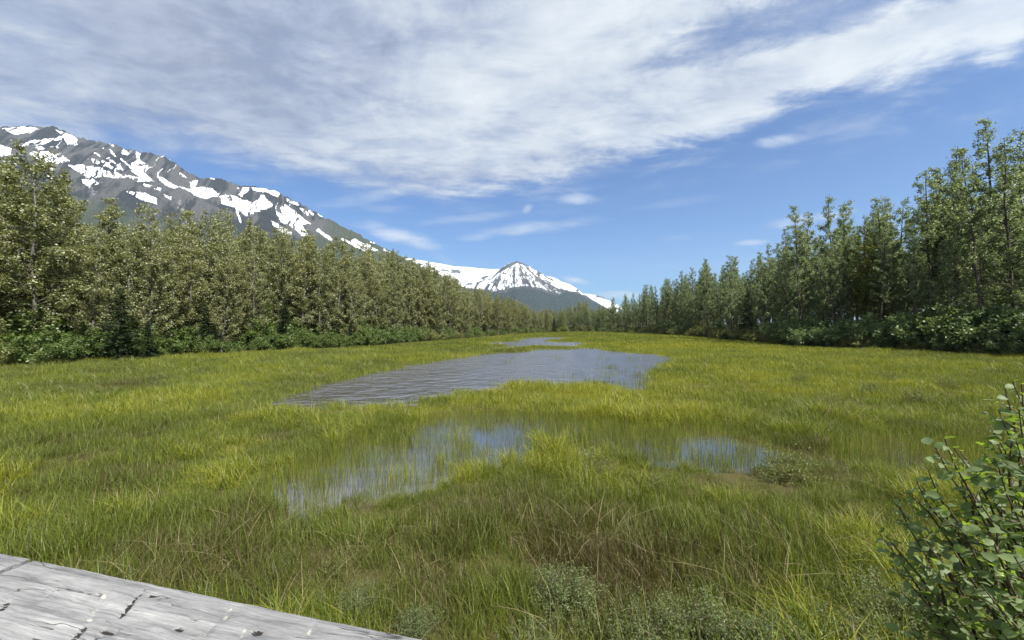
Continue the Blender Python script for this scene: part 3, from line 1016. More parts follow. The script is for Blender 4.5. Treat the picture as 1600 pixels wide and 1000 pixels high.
# trees one can pick out on the right-hand skyline: base pixel, top pixel, distance, kind
HERO = [(1552, 1556, 180, 41.0, 0, 'tallest cottonwood, its open crown rising above the whole near wood'),
        (1592, 1590, 205, 40.0, 2, 'tall cottonwood cut by the picture edge beside the tallest tree'),
        (1508, 1510, 228, 42.5, 1, 'straight dark cottonwood just beside the tallest tree'),
        (1462, 1466, 262, 43.5, 3, 'slim cottonwood between the tallest tree and the leaning crowns'),
        (1452, 1418, 272, 43.0, 4, 'cottonwood whose crown leans out towards the pond'),
        (1385, 1378, 306, 47.5, 0, 'cottonwood with a rounded tip between two pointed ones'),
        (1372, 1340, 352, 46.0, 9, 'yellowish green tree with a bent dark trunk at the thicket edge'),
        (1312, 1306, 304, 51.0, 1, 'pointed cottonwood with a dense spire-like top'),
        (1254, 1244, 321, 52.0, 3, 'thin cottonwood with a ragged top standing clear against the sky'),
        (1196, 1192, 392, 60.0, 0, 'short cottonwood next to the ragged thin one'),
        (1142, 1139, 399, 66.0, 2, 'bushy cottonwood of the middle wood with a double tip'),
        (1108, 1105, 404, 70.0, 3, 'narrow cottonwood with a dark spike top in the middle wood')]
hero_pos = []
for (bx, tx, ty, Y, kind, label) in HERO:
    b = at(bx, HY, Y)
    H = (HY - ty) / F * Y + CAMZ
    t, l = YOUNG if kind == 9 else POPD[kind]
    base = 15.0 if kind == 9 else 20.0
    k = H / base
    tilt = math.atan2((tx - bx) / F * Y, H)
    plant('cottonwood_tree', (t, l), ('trunk', 'crown'), (b[0], Y, -0.05), 0.0, (k * 1.05, k * 1.05, k), label, 'tree', 'cottonwoods of the dark wood', (0, tilt))
    hero_pos.append((b[0], Y))


def ordinal(n):
    return f"{n}{'th' if 10 <= n % 100 <= 20 else {1: 'st', 2: 'nd', 3: 'rd'}.get(n % 10, 'th')}"


def number_labels(entries, text):
    """entries (photo x, object): one label each, counted from the left of the picture"""
    for k, (_, o_) in enumerate(sorted(entries, key=lambda e: e[0])):
        o_['label'] = text.format(ordinal(k + 1))


ROW = ['front row', 'second row', 'third row', 'fourth row', 'fifth row', 'innermost row']
rows_seen = {}
far_pts = []
spots = [(s, 'L') for s in tree_spots_L] + [(s, 'R') for s in tree_spots_R]
# the 270 that show largest become things, the rest one mass
def showing(e):
    (x, y, H, px, ri), side = e
    vis = -20 < px < 1620
    return (H / y) * (1.0 if ri < 2 else 0.55 if ri < 4 else 0.2) * (1 if vis else 0.02)
spots.sort(key=showing, reverse=True)
rs = np.random.default_rng(77)
for n, ((x, y, H, px, ri), side) in enumerate(spots):
    if any((x - a) ** 2 + (y - b) ** 2 < 2.6 for a, b in hero_pos):
        continue
    kind = int(rs.integers(0, 5)) if side == 'R' else int(rs.choice(7, p=[.17, .16, .17, .14, .14, .12, .10]))
    if kind == 6 and ri < 1:
        kind = 1
    if n >= 270:
        far_pts.append((x, y, H, kind + (0 if side == 'L' else 7)))
        continue
    lst, base = (POP, 15.0) if side == 'L' else (POPD, 20.0)
    t, l = lst[kind]
    k = H / base
    kk = k * rs.uniform(0.95, 1.2) if side == 'L' else max(k, 0.65) * rs.uniform(0.85, 1.1)
    o = plant('cottonwood_tree', (t, l), ('trunk', 'crown'), (x, y, 0.0), rs.uniform(-0.7, 0.7) if side == 'L' else rs.uniform(0, 6.28), (kk, kk, k), None, 'tree',
          'cottonwoods of the pale wood' if side == 'L' else 'cottonwoods of the dark wood', (rs.normal(0, 0.025), rs.normal(0, 0.025)))
    rows_seen.setdefault((side, ri), []).append((px, o))
for (side, ri), ent in rows_seen.items():
    number_labels(ent, ('{} pale-leaved cottonwood from the left, ' + ROW[ri] + ' of the wood below the ridge') if side == 'L' else ('{} dark cottonwood from the left, ' + ROW[ri] + ' of the wood opposite the ridge'))

# more distant wood closing the valley
for _ in range(520):
    y = rs.uniform(172, 330)
    px = rs.uniform(640, 1130)
    x = (px - HX) / F * y
    far_pts.append((x, y, rs.uniform(11.5, 14.5) * (0.85 + 0.15 * math.sin(px * 0.05)) , int(rs.integers(0, 12))))
for _ in range(260):                                    # depth of the woods behind the picked-out trees
    y = rs.uniform(45, 170)
    side = rs.choice([-1, 1])
    px = 800 + (-(rs.uniform(0.08, 1.45)) if side < 0 else rs.uniform(0.2, 1.4)) * F
    x = (px - HX) / F * y
    if open_marsh(np.array([x]), np.array([y]))[0]:
        continue
    top = float((skyL if side < 0 else skyR)(px))
    H = min(((HY - top) / F * y + CAMZ) * rs.uniform(0.8, 0.97), 20)
    near = min(np.hypot(LE[:, 0] - x, LE[:, 1] - y).min(), np.hypot(RE[:, 0] - x, RE[:, 1] - y).min())
    if near < 12:
        continue
    far_pts.append((x, y, H, int(rs.integers(0, 5)) + (0 if side < 0 else 7)))


def scatter_group(name, coll):
    ng = bpy.data.node_groups.new(name, 'GeometryNodeTree')
    ng.interface.new_socket('Geometry', in_out='INPUT', socket_type='NodeSocketGeometry')
    ng.interface.new_socket('Geometry', in_out='OUTPUT', socket_type='NodeSocketGeometry')
    N, Lk = ng.nodes, ng.links
    gi, go = N.new('NodeGroupInput'), N.new('NodeGroupOutput')
    ip = N.new('GeometryNodeInstanceOnPoints')
    ci = N.new('GeometryNodeCollectionInfo')
    ci.inputs['Collection'].default_value = coll
    ci.inputs['Separate Children'].default_value = True
    ci.inputs['Reset Children'].default_value = True

    def na(nm, dt):
        a = N.new('GeometryNodeInputNamedAttribute')
        a.data_type = dt
        a.inputs['Name'].default_value = nm
        return a.outputs['Attribute']
    Lk.new(gi.outputs[0], ip.inputs['Points'])
    Lk.new(ci.outputs[0], ip.inputs['Instance'])
    ip.inputs['Pick Instance'].default_value = True
    Lk.new(na('idx', 'INT'), ip.inputs['Instance Index'])
    er = N.new('FunctionNodeEulerToRotation')
    Lk.new(na('rot', 'FLOAT_VECTOR'), er.inputs[0])
    Lk.new(er.outputs[0], ip.inputs['Rotation'])
    Lk.new(na('scl', 'FLOAT_VECTOR'), ip.inputs['Scale'])
    Lk.new(ip.outputs[0], go.inputs[0])
    return ng


def scatter_object(name, label, pos, rot, scl, idx, tint, source_meshes):
    """one countless mass: points carrying copies of small source meshes"""
    coll = bpy.data.collections.new(name + '_sources')
    for i, me in enumerate(source_meshes):
        coll.objects.link(bpy.data.objects.new(f'{name}_source_{i:02d}', me))
    me = bpy.data.meshes.new(name)
    n = len(pos)
    me.vertices.add(n)
    me.vertices.foreach_set('co', np.asarray(pos, np.float32).ravel())
    a = me.attributes.new('rot', 'FLOAT_VECTOR', 'POINT'); a.data.foreach_set('vector', np.asarray(rot, np.float32).ravel())
    a = me.attributes.new('scl', 'FLOAT_VECTOR', 'POINT'); a.data.foreach_set('vector', np.asarray(scl, np.float32).ravel())
    a = me.attributes.new('idx', 'INT', 'POINT'); a.data.foreach_set('value', np.asarray(idx, np.int32))
    a = me.attributes.new('tint', 'FLOAT', 'POINT'); a.data.foreach_set('value', np.asarray(tint, np.float32))
    o = add_obj(name, me)
    md = o.modifiers.new('scatter', 'NODES')
    md.node_group = scatter_group(name + '_scatter', coll)
    tag(o, label, kind='stuff')
    return o


def join_pair(t, l):
    """trunk and crown of one tree as a single two-material mesh"""
    vt = np.empty(len(t.vertices) * 3, np.float32); t.vertices.foreach_get('co', vt)
    vl = np.empty(len(l.vertices) * 3, np.float32); l.vertices.foreach_get('co', vl)
    ft = np.empty(len(t.loops), np.int32); t.loops.foreach_get('vertex_index', ft)
    fl = np.empty(len(l.loops), np.int32); l.loops.foreach_get('vertex_index', fl)
    c = np.empty(len(l.vertices), np.float32); l.attributes['col'].data.foreach_get('value', c)
    nt_ = len(vt) // 3
    me = make_mesh('far_tree', np.concatenate([vt, vl]).reshape(-1, 3), [ft.reshape(-1, 4), fl.reshape(-1, 4) + nt_], {'col': np.r_[np.zeros(nt_), c]})
    me.materials.append(t.materials[0]); me.materials.append(l.materials[0])
    me.polygons.foreach_set('material_index', np.r_[np.zeros(len(ft) // 4), np.ones(len(fl) // 4)].astype(np.int32))
    return me


fp = np.array(far_pts)
n = len(fp)
rs = np.random.default_rng(78)
kz = fp[:, 2] / np.where(fp[:, 3] < 7, 15.0, 20.0)
kx = np.maximum(kz, 0.6) * rs.uniform(0.9, 1.2, n)
scatter_object('forest', 'mass of cottonwoods filling the far woods and their depths', np.stack([fp[:, 0], fp[:, 1], np.zeros(n)], 1),
               np.stack([np.zeros(n), np.zeros(n), rs.uniform(0, 6.28, n)], 1), np.stack([kx, kx, kz], 1), fp[:, 3].astype(int), np.zeros(n), [join_pair(*p) for p in POP + POPD])

# conifers among the cottonwoods
CONIF = [(188, 448, 30.5, 0, 'dark young spruce drooping among the pale cottonwoods near the picture edge'), (232, 500, 31.0, 1, 'small spruce in front of the pale trunks beside the larger spruce'),
         (445, 468, 42.5, 1, 'dark young spruce at the thicket edge below the ridge shoulder'), (322, 478, 36.5, 0, 'dark spruce half hidden behind pale trunks in the wood'), (560, 470, 52.0, 1, 'dark spruce deep in the pale wood across from the pond'),
         (866, 496, 122.0, 0, 'lone small spruce on the far marsh edge below the peak'), (1170, 452, 66.0, 1, 'narrow spruce in the dark wood behind the pale sallows'), (700, 470, 74.0, 1, 'small dark spruce where the pale wood thins towards the peak')]
for (px, top, Y, kind, label) in CONIF:
    H = (HY - top) / F * Y + CAMZ
    t, l = CON[kind]
    k = H / 9.0
    plant('spruce_tree', (t, l), ('trunk', 'crown'), ((px - HX) / F * Y, Y, 0.0), rs.uniform(0, 6), (k * 1.15, k * 1.15, k), label, 'tree', 'spruces among the cottonwoods')


# thickets along both shores
shrubs_seen = {}
rs = np.random.default_rng(91)
for side, line in (('L', LL), ('R', RL)):
    for row in range(3):
        s = rs.uniform(0, 1)
        while s < 185:
            x, y = line.at(s, 0.6 + row * 1.7 + rs.uniform(-0.6, 0.6))
            s += rs.uniform(1.5, 2.5) * (1 + max(0, y - 50) * 0.010) * (1 + 0.25 * row)
            if y < 6:
                continue
            px, py = proj(x, y, 0)
            if px < -140 or px > 1740:
                continue
            hs = rs.uniform(0.5, 1.25) + 0.30 * row
            if side == 'L':
                pale = rs.random() < (0.08 if px < 640 else 0.5)
                lst = SAL if pale else ALD
                if px > 640: hs *= 0.85
                if px > 740: hs *= 0.75
            else:
                pale = (rs.random() < (0.82 if 1030 < px < 1245 and row < 2 else 0.6 if px <= 1030 and row < 2 else 0.34 if row < 1 else 0.10))
                lst = SAL if pale else ALDD
                if px > 1240: hs *= 1.35
                if px < 1000: hs *= 0.7
            t, l = lst[int(rs.integers(0, len(lst)))]
            o = plant('shrub', (t, l), ('stems', 'foliage'), (x, y, 0.0), rs.uniform(0, 6.28), (hs * rs.uniform(0.95, 1.2),) * 2 + (hs,), None, 'shrub', 'thicket of the pale shore' if side == 'L' else 'thicket of the dark shore')
            shrubs_seen.setdefault((side, row, pale), []).append((px, o))
for (side, row, pale), ent in shrubs_seen.items():
    number_labels(ent, '{} ' + ('pale sallow bush' if pale else 'broad-leaved green shrub') + ' from the left, ' + ROW[row] + ' of the thicket ' + ('below the pale wood' if side == 'L' else 'below the dark wood'))
band = []

# far band of bushes closing the marsh
for i in range(46):
    px = 735 + i * 5.6 + rs.uniform(-3, 3)
    y = rs.uniform(140, 168)
    t, l = SAL[int(rs.integers(0, 2))] if rs.random() < 0.7 else ALD[0]
    h = rs.uniform(0.8, 1.35)
    o = plant('shrub', (t, l), ('stems', 'foliage'), ((px - HX) / F * y, y, 0.0), rs.uniform(0, 6.28), (h * 1.6, h * 1.6, h), None, 'shrub', 'far band of bushes')
    band.append((px, o))
number_labels(band, '{} low bush from the left in the light green band before the farthest trees')

# ------------------------------------------------------------------ sedge


def blades(seed, n, rad, h0, h1, w, segs=3, bend=0.35, dead=0.08, lean=(0, 0)):
    rs = np.random.default_rng(seed)
    az = rs.uniform(0, 6.28, n)
    rr = rad * np.sqrt(rs.random(n))
    base = np.stack([rr * np.cos(az), rr * np.sin(az), np.full(n, -0.04)], 1)
    H = rs.uniform(h0, h1, n)
    a2 = rs.uniform(0, 6.28, n)
    dirv = np.stack([np.cos(a2), np.sin(a2), np.zeros(n)], 1)
    bn = np.abs(rs.normal(bend, bend * 0.6, n))
    sd = np.stack([-np.sin(a2 + rs.normal(0, .8, n)), np.cos(a2), np.zeros(n)], 1)
    sd = norm(sd)
    W = w * rs.uniform(0.7, 1.3, n)
    isdead = rs.random(n) < dead
    V = []
    for k in range(segs + 1):
        u = k / segs
        hor = bn * H * u ** 2
        c = base + dirv * hor[:, None] + np.stack([np.full(n, lean[0]) * H * u, np.full(n, lean[1]) * H * u, H * (u - 0.18 * bn * u * u * 2)], 1)
        wd = W * (1 - u) ** 0.6 * 0.5 + 0.0004
        if k == segs:
            V.append(c[:, None, :])
        else:
            V.append(np.stack([c - sd * wd[:, None], c + sd * wd[:, None]], 1))
    V = np.concatenate(V, 1)
    per = segs * 2 + 1
    b = (np.arange(n) * per)[:, None]
    F4 = [np.concatenate([b + 2 * k, b + 2 * k + 1, b + 2 * k + 3, b + 2 * k + 2], 1) for k in range(segs - 1)]
    F3 = np.concatenate([b + 2 * segs - 2, b + 2 * segs - 1, b + 2 * segs], 1)
    faces = ([np.concatenate(F4)] if F4 else []) + [F3]
    col = np.repeat(np.clip(rs.normal(0.5, 0.25, n), 0, 1), per)
    me = make_mesh('blades', V.reshape(-1, 3), faces, {'col': col, 'dead': np.repeat(isdead * rs.uniform(0.5, 1, n), per)})
    me.materials.append(M['sedge'])
    return me


NEARS = [blades(300 + i, 150, 0.32, 0.12, 0.40, 0.0075, 3, 0.42, 0.09, (-0.08, 0.0)) for i in range(4)] + \
        [blades(310 + i, 60, 0.15, 0.26, 0.58, 0.0095, 4, 0.70, 0.06, (-0.14, 0.0)) for i in range(2)] + \
        [blades(320 + i, 110, 0.34, 0.06, 0.22, 0.006, 3, 1.1, 0.65) for i in range(2)] + \
        [blades(324, 14, 0.30, 0.30, 0.70, 0.0080, 4, 0.8, 1.0, (-0.1, 0.0))]
MIDS = [blades(330 + i, 130, 0.60, 0.14, 0.34, 0.011, 2, 0.35, 0.07, (-0.08, 0)) for i in range(4)] + [blades(340, 90, 0.35, 0.22, 0.46, 0.012, 3, 0.5, 0.04, (-0.12, 0))]
FARS = [blades(350 + i, 130, 1.3, 0.12, 0.30, 0.040, 2, 0.3, 0.05) for i in range(3)]
REED = [blades(360 + i, 22, 0.30, 0.16, 0.42, 0.0050, 2, 0.14, 0.10) for i in range(3)] + [blades(366 + i, 26, 0.45, 0.18, 0.42, 0.010, 2, 0.16, 0.06) for i in range(2)]


def tint_field(x, y):
    px, py = proj(x, y, 0)
    t = 0.58 + 0.28 * fbm(x * 0.22, y * 0.22, 4, 51) + 0.22 * fbm(x * 1.1, y * 1.1, 3, 55)
    def blob(cx, cy, a, b, k):
        return k * np.exp(-(((px - cx) / a) ** 2 + ((py - cy) / b) ** 2))
    t = t + blob(930, 625, 230, 32, 0.26) + blob(1180, 610, 260, 60, 0.12) + blob(1120, 545, 240, 16, 0.20) + blob(640, 650, 160, 14, 0.16)
    t = t + blob(330, 760, 190, 60, 0.06) + blob(80, 620, 200, 50, -0.05) + blob(1390, 705, 130, 22, -0.32) + blob(1290, 800, 160, 60, -0.10)
    t = t + blob(900, 900, 300, 70, -0.14) + blob(150, 720, 120, 36, -0.16) + blob(420, 690, 120, 30, -0.10) + blob(700, 548, 200, 8, -0.10)
    t = t + blob(1050, 860, 330, 90, -0.10) + blob(640, 800, 240, 40, -0.12) - 0.05 * np.clip((py - 700) / 160, 0, 1)
    return t


def grass_points(rs, y0, y1, dens, xlim=1.45):
    """even scatter over the part of the marsh in front of the camera"""
    area_w = lambda y: 2 * (xlim * y + 1.5)
    ys = np.linspace(y0, y1, 200)
    wgt = area_w(ys)
    tot = float(np.mean(wgt) * (y1 - y0)) * dens
    n = int(tot)
    y = rs.choice(ys, n, p=wgt / wgt.sum()) + rs.uniform(-1, 1, n) * (y1 - y0) / 400
    x = rs.uniform(-1, 1, n) * (xlim * y + 1.5)
    ok = open_marsh(x, y)
    return x[ok], y[ok]


def build_sedge():
    rs = np.random.default_rng(401)
    P, Rt, S, I, Tn = [], [], [], [], []
    nN, nM, nF = len(NEARS), len(MIDS), len(FARS)

    def put(x, y, z, sc, idx, tint, tilt=0.0):
        n = len(x)
        P.append(np.stack([x, y, z], 1))
        Rt.append(np.stack([rs.normal(0, 0.06, n) + tilt, rs.normal(0, 0.06, n), rs.uniform(-1, 1, n) * np.where(x / y < -0.35, 0.9, 3.14)], 1))
        S.append(np.stack([sc, sc, sc * rs.uniform(0.8, 1.2, n)], 1))
        I.append(idx); Tn.append(tint + rs.normal(0, 0.07, n))
    for (y0, y1, dens, lo, hi, base) in ((2.2, 6.5, 34, 0, nN, 1.0), (6.5, 12.5, 22, 0, nN, 1.1), (11.5, 22, 9, nN, nN + nM, 1.0), (22, 42, 4.5, nN, nN + nM, 1.25), (38, 75, 1.8, nN + nM, nN + nM + nF, 0.9), (75, 165, 0.6, nN + nM, nN + nM + nF, 1.3)):
        x, y = grass_points(rs, y0, y1, dens)
        pond, fore = water_masks(x, y)
        f = np.zeros(len(x), bool)
        for k in fore:
            f |= k
        # bare patches and a ragged edge
        bare = fbm(x * 0.8, y * 0.8, 3, 58)
        keep = ~pond & (~f | (rs.random(len(x)) < 0.02)) & ((bare > -0.58) | (rs.random(len(x)) < 0.35))
        mud = in_poly(*proj(x, y), [(1290, 688), (1450, 688), (1480, 732), (1300, 735)])
        keep &= ~mud | (rs.random(len(x)) < 0.35)
        x, y = x[keep], y[keep]
        n = len(x)
        hf = 0.95 + 0.40 * fbm(x * 0.5, y * 0.5, 3, 63) + 0.40 * fbm(x * 1.7, y * 1.7, 2, 67)
        qx, qy = proj(x, y)
        low = np.exp(-(((qx - 640) / 330) ** 2 + ((qy - 755) / 55) ** 2)) + np.exp(-(((qx - 1150) / 240) ** 2 + ((qy - 748) / 36) ** 2)) + np.exp(-(((qx - 560) / 180) ** 2 + ((qy - 648) / 14) ** 2))
        hf = hf * (1 - 0.36 * np.clip(low, 0, 1))
        idx = rs.integers(lo, hi, n)
        tint = tint_field(x, y)
        if lo == 0:                        # lush tufts, dead litter in the brown places
            lush = (tint > 0.56) & (rs.random(n) < 0.45)
            stalk = rs.random(n) < 0.03
            idx = np.where(idx >= 6, rs.integers(0, 4, n), idx)
            idx = np.where((idx >= 4) & ~lush, rs.integers(0, 4, n), idx)
            idx = np.where((tint < 0.44) & (rs.random(n) < 0.45), rs.integers(6, 8, n), idx)
            idx = np.where(lush, rs.integers(4, 6, n), idx)
            idx = np.where(stalk, 8, idx)
            tint = np.where(lush, tint + 0.12, tint - 0.02)
        sc = base * hf * rs.uniform(0.75, 1.2, n)
        sc = np.where(tint > 0.62, sc * 1.12, sc)
        put(x, y, np.full(n, 0.02), sc, idx, tint)
    # thin sedges standing in the foreground water and the pond's near corner
    k0 = nN + nM + nF
    for (y0, y1, dens, lo, hi) in ((4.5, 14, 44, 0, 3), (13, 34, 5, 3, 5)):
        x, y = grass_points(rs, y0, y1, dens)
        pond, fore = water_masks(x, y)
        px, py = proj(x, y)
        p = np.zeros(len(x))
        for f in fore:
            p = np.where(f, 1.0, p)
        for (cx, cy, a_, b_, k_) in CLEAR:
            p = p * (1 - k_ * np.exp(-(((px - cx) / a_) ** 2 + ((py - cy) / b_) ** 2) ** 2))
        cl = fbm(x * 0.9, y * 0.9, 3, 70)
        p = p * np.clip(0.85 + 0.9 * cl, 0.15, 1.3)
        corner = np.exp(-(((px - 985) / 60) ** 2 + ((py - 598) / 20) ** 2)) + 0.35 * np.exp(-(((px - 930) / 110) ** 2 + ((py - 556) / 6) ** 2)) + 0.4 * np.exp(-(((px - 470) / 45) ** 2 + ((py - 622) / 13) ** 2))
        bank = np.zeros(len(x), bool)
        for dx, dy in ((0.9, 0), (-0.9, 0), (0, 1.3), (0, -1.3)):
            bank |= ~water_masks(x + dx, y + dy)[0]
        corner = corner + np.where(bank, 0.55, 0.0)
        p = np.where(pond, corner * 0.8 * np.clip(0.6 + 1.5 * cl, 0, 1.3), p)
        keep = rs.random(len(x)) < p
        x, y = x[keep], y[keep]
        n = len(x)
        put(x, y, np.full(n, 0.0), rs.uniform(0.8, 1.25, n), rs.integers(k0 + lo, k0 + hi, n), 0.42 + 0.1 * rs.normal(size=n))
    scatter_object('marsh_grass', 'yellow-green sedge and grass covering the marsh around the pond', np.concatenate(P), np.concatenate(Rt), np.concatenate(S), np.concatenate(I), np.clip(np.concatenate(Tn), 0.02, 0.98),
                   NEARS + MIDS + FARS + REED)


build_sedge()

# ------------------------------------------------------------------ low bushes in the marsh
WIL = [shrub(151, 0.85, 0.55, 22, 4800, 0.040, 0.34, 0.10, 0.55), shrub(152, 0.70, 0.60, 22, 4800, 0.040, 0.34, 0.10, 0.55)]
for t, l in WIL:
    t.materials.append(M['twig_bark']); l.materials.append(M['willow_leaf'])
GALE = [shrub(153, 0.55, 0.40, 14, 1500, 0.045, 0.36, 0.12, 0.5)]
for t, l in GALE:
    t.materials.append(M['twig_bark']); l.materials.append(M['gale_leaf'])
WILL = [(882, 958, 1.05, 'grey-green willow bush with a rounded top, standing alone in the brown sedge'), (1010, 1042, 0.9, 'low willow at the bottom edge, beside the alone rounded one'), (1085, 1030, 1.0, 'middle willow of the wide clump at the bottom edge'),
        (1150, 1046, 0.95, 'willow of the bottom clump with its tips under the brown sedge'), (1220, 1040, 0.9, 'willow of the bottom clump next to the leafy alder'), (830, 1046, 0.8, 'small willow half cut by the bottom edge, below the rounded bush'),
        (1400, 1010, 1.1, 'dark willow at the foot of the leafy alder'), (1470, 1030, 1.1, 'willow under the alder branches at the bottom corner'), (560, 962, 0.55, 'small pale willow sprout by the timber rail'), (650, 1005, 0.6, 'low willow beyond the end of the timber rail'),
        (1320, 1035, 0.8, 'willow between the bottom clump and the alder')]
for (px, py, s, label) in WILL:
    x, y = ground_pt(px, py)
    t, l = WIL[random.randrange(2)]
    s = s * 0.70
    plant('willow_bush', (t, l), ('stems', 'foliage'), (x, y, 0.02), random.uniform(0, 6.28), (s, s, s * 0.82), label, 'bush', 'low willows in the foreground')
GALES = [(1232, 757, 1.7, 'dark rounded low bush standing on the bank by the sedge water'), (935, 745, 1.2, 'pale low bush on the near bank of the sedge water'), (1020, 775, 1.0, 'small pale bush among the sedge, nearer than the bank'),
         (1300, 640, 1.6, 'pale low bush in the yellow sedge flat, nearest the muddy gap'), (1360, 618, 1.6, 'pale low bush in the middle of the yellow sedge flat'), (1430, 632, 1.7, 'pale low bush of the sedge flat towards the alder'),
         (1250, 600, 1.5, 'small pale bush of the sedge flat towards the pond'), (1480, 610, 1.7, 'pale low bush of the sedge flat below the dark thicket'), (1395, 600, 1.6, 'pale low bush of the sedge flat, the one farthest back'), (1330, 655, 1.3, 'lowest pale bush of the sedge flat above the mud'),
         (520, 905, 0.6, 'pale leafy sprig in the grass above the timber rail'), (300, 790, 0.5, 'tiny leafy sprig in the windblown grass')]
for (px, py, s, label) in GALES:
    x, y = ground_pt(px, py)
    t, l = GALE[0]
    plant('sweet_gale_bush', (t, l), ('stems', 'foliage'), (x, y, 0.0), random.uniform(0, 6.28), (s * 0.72, s * 0.72, s * 0.62), label, 'bush', 'low bushes of the marsh')

# ------------------------------------------------------------------ leafy alder beside the camera


def big_leaf_mesh(seed):
    rs = np.random.default_rng(seed)
    # ovate, toothed blade folded along the midrib, length 1 along +Y
    us = np.array([0.0, 0.14, 0.32, 0.52, 0.72, 0.88, 1.0])
    ws = np.array([0.0, 0.26, 0.39, 0.385, 0.28, 0.14, 0.0]) * rs.uniform(0.72, 1.12)
    bend = rs.uniform(-0.42, -0.02)
    mid = np.stack([0 * us, us, bend * us ** 2 + rs.uniform(-.02, .02, 7)], 1)
    lf, rt = [], []
    for u, w in zip(us[1:-1], ws[1:-1]):
        z = bend * u ** 2 + w * rs.uniform(0.15, 0.4)
        lf.append((-w * rs.uniform(.92, 1.08), u + rs.uniform(-.03, .05), z)); rt.append((w * rs.uniform(.92, 1.08), u + rs.uniform(-.03, .05), z))
    v = np.concatenate([mid, lf, rt])
    q, t3 = [], [(0, 1, 7), (0, 12, 1), (5, 6, 11), (5, 16, 6)]
    for i in range(4):
        q.append((1 + i, 2 + i, 8 + i, 7 + i)); q.append((1 + i, 12 + i, 13 + i, 2 + i))
    return make_mesh('leaf', v, [np.array(q), np.array(t3)], {'col': np.full(len(v), rs.uniform(0.15, 0.95))}, True)


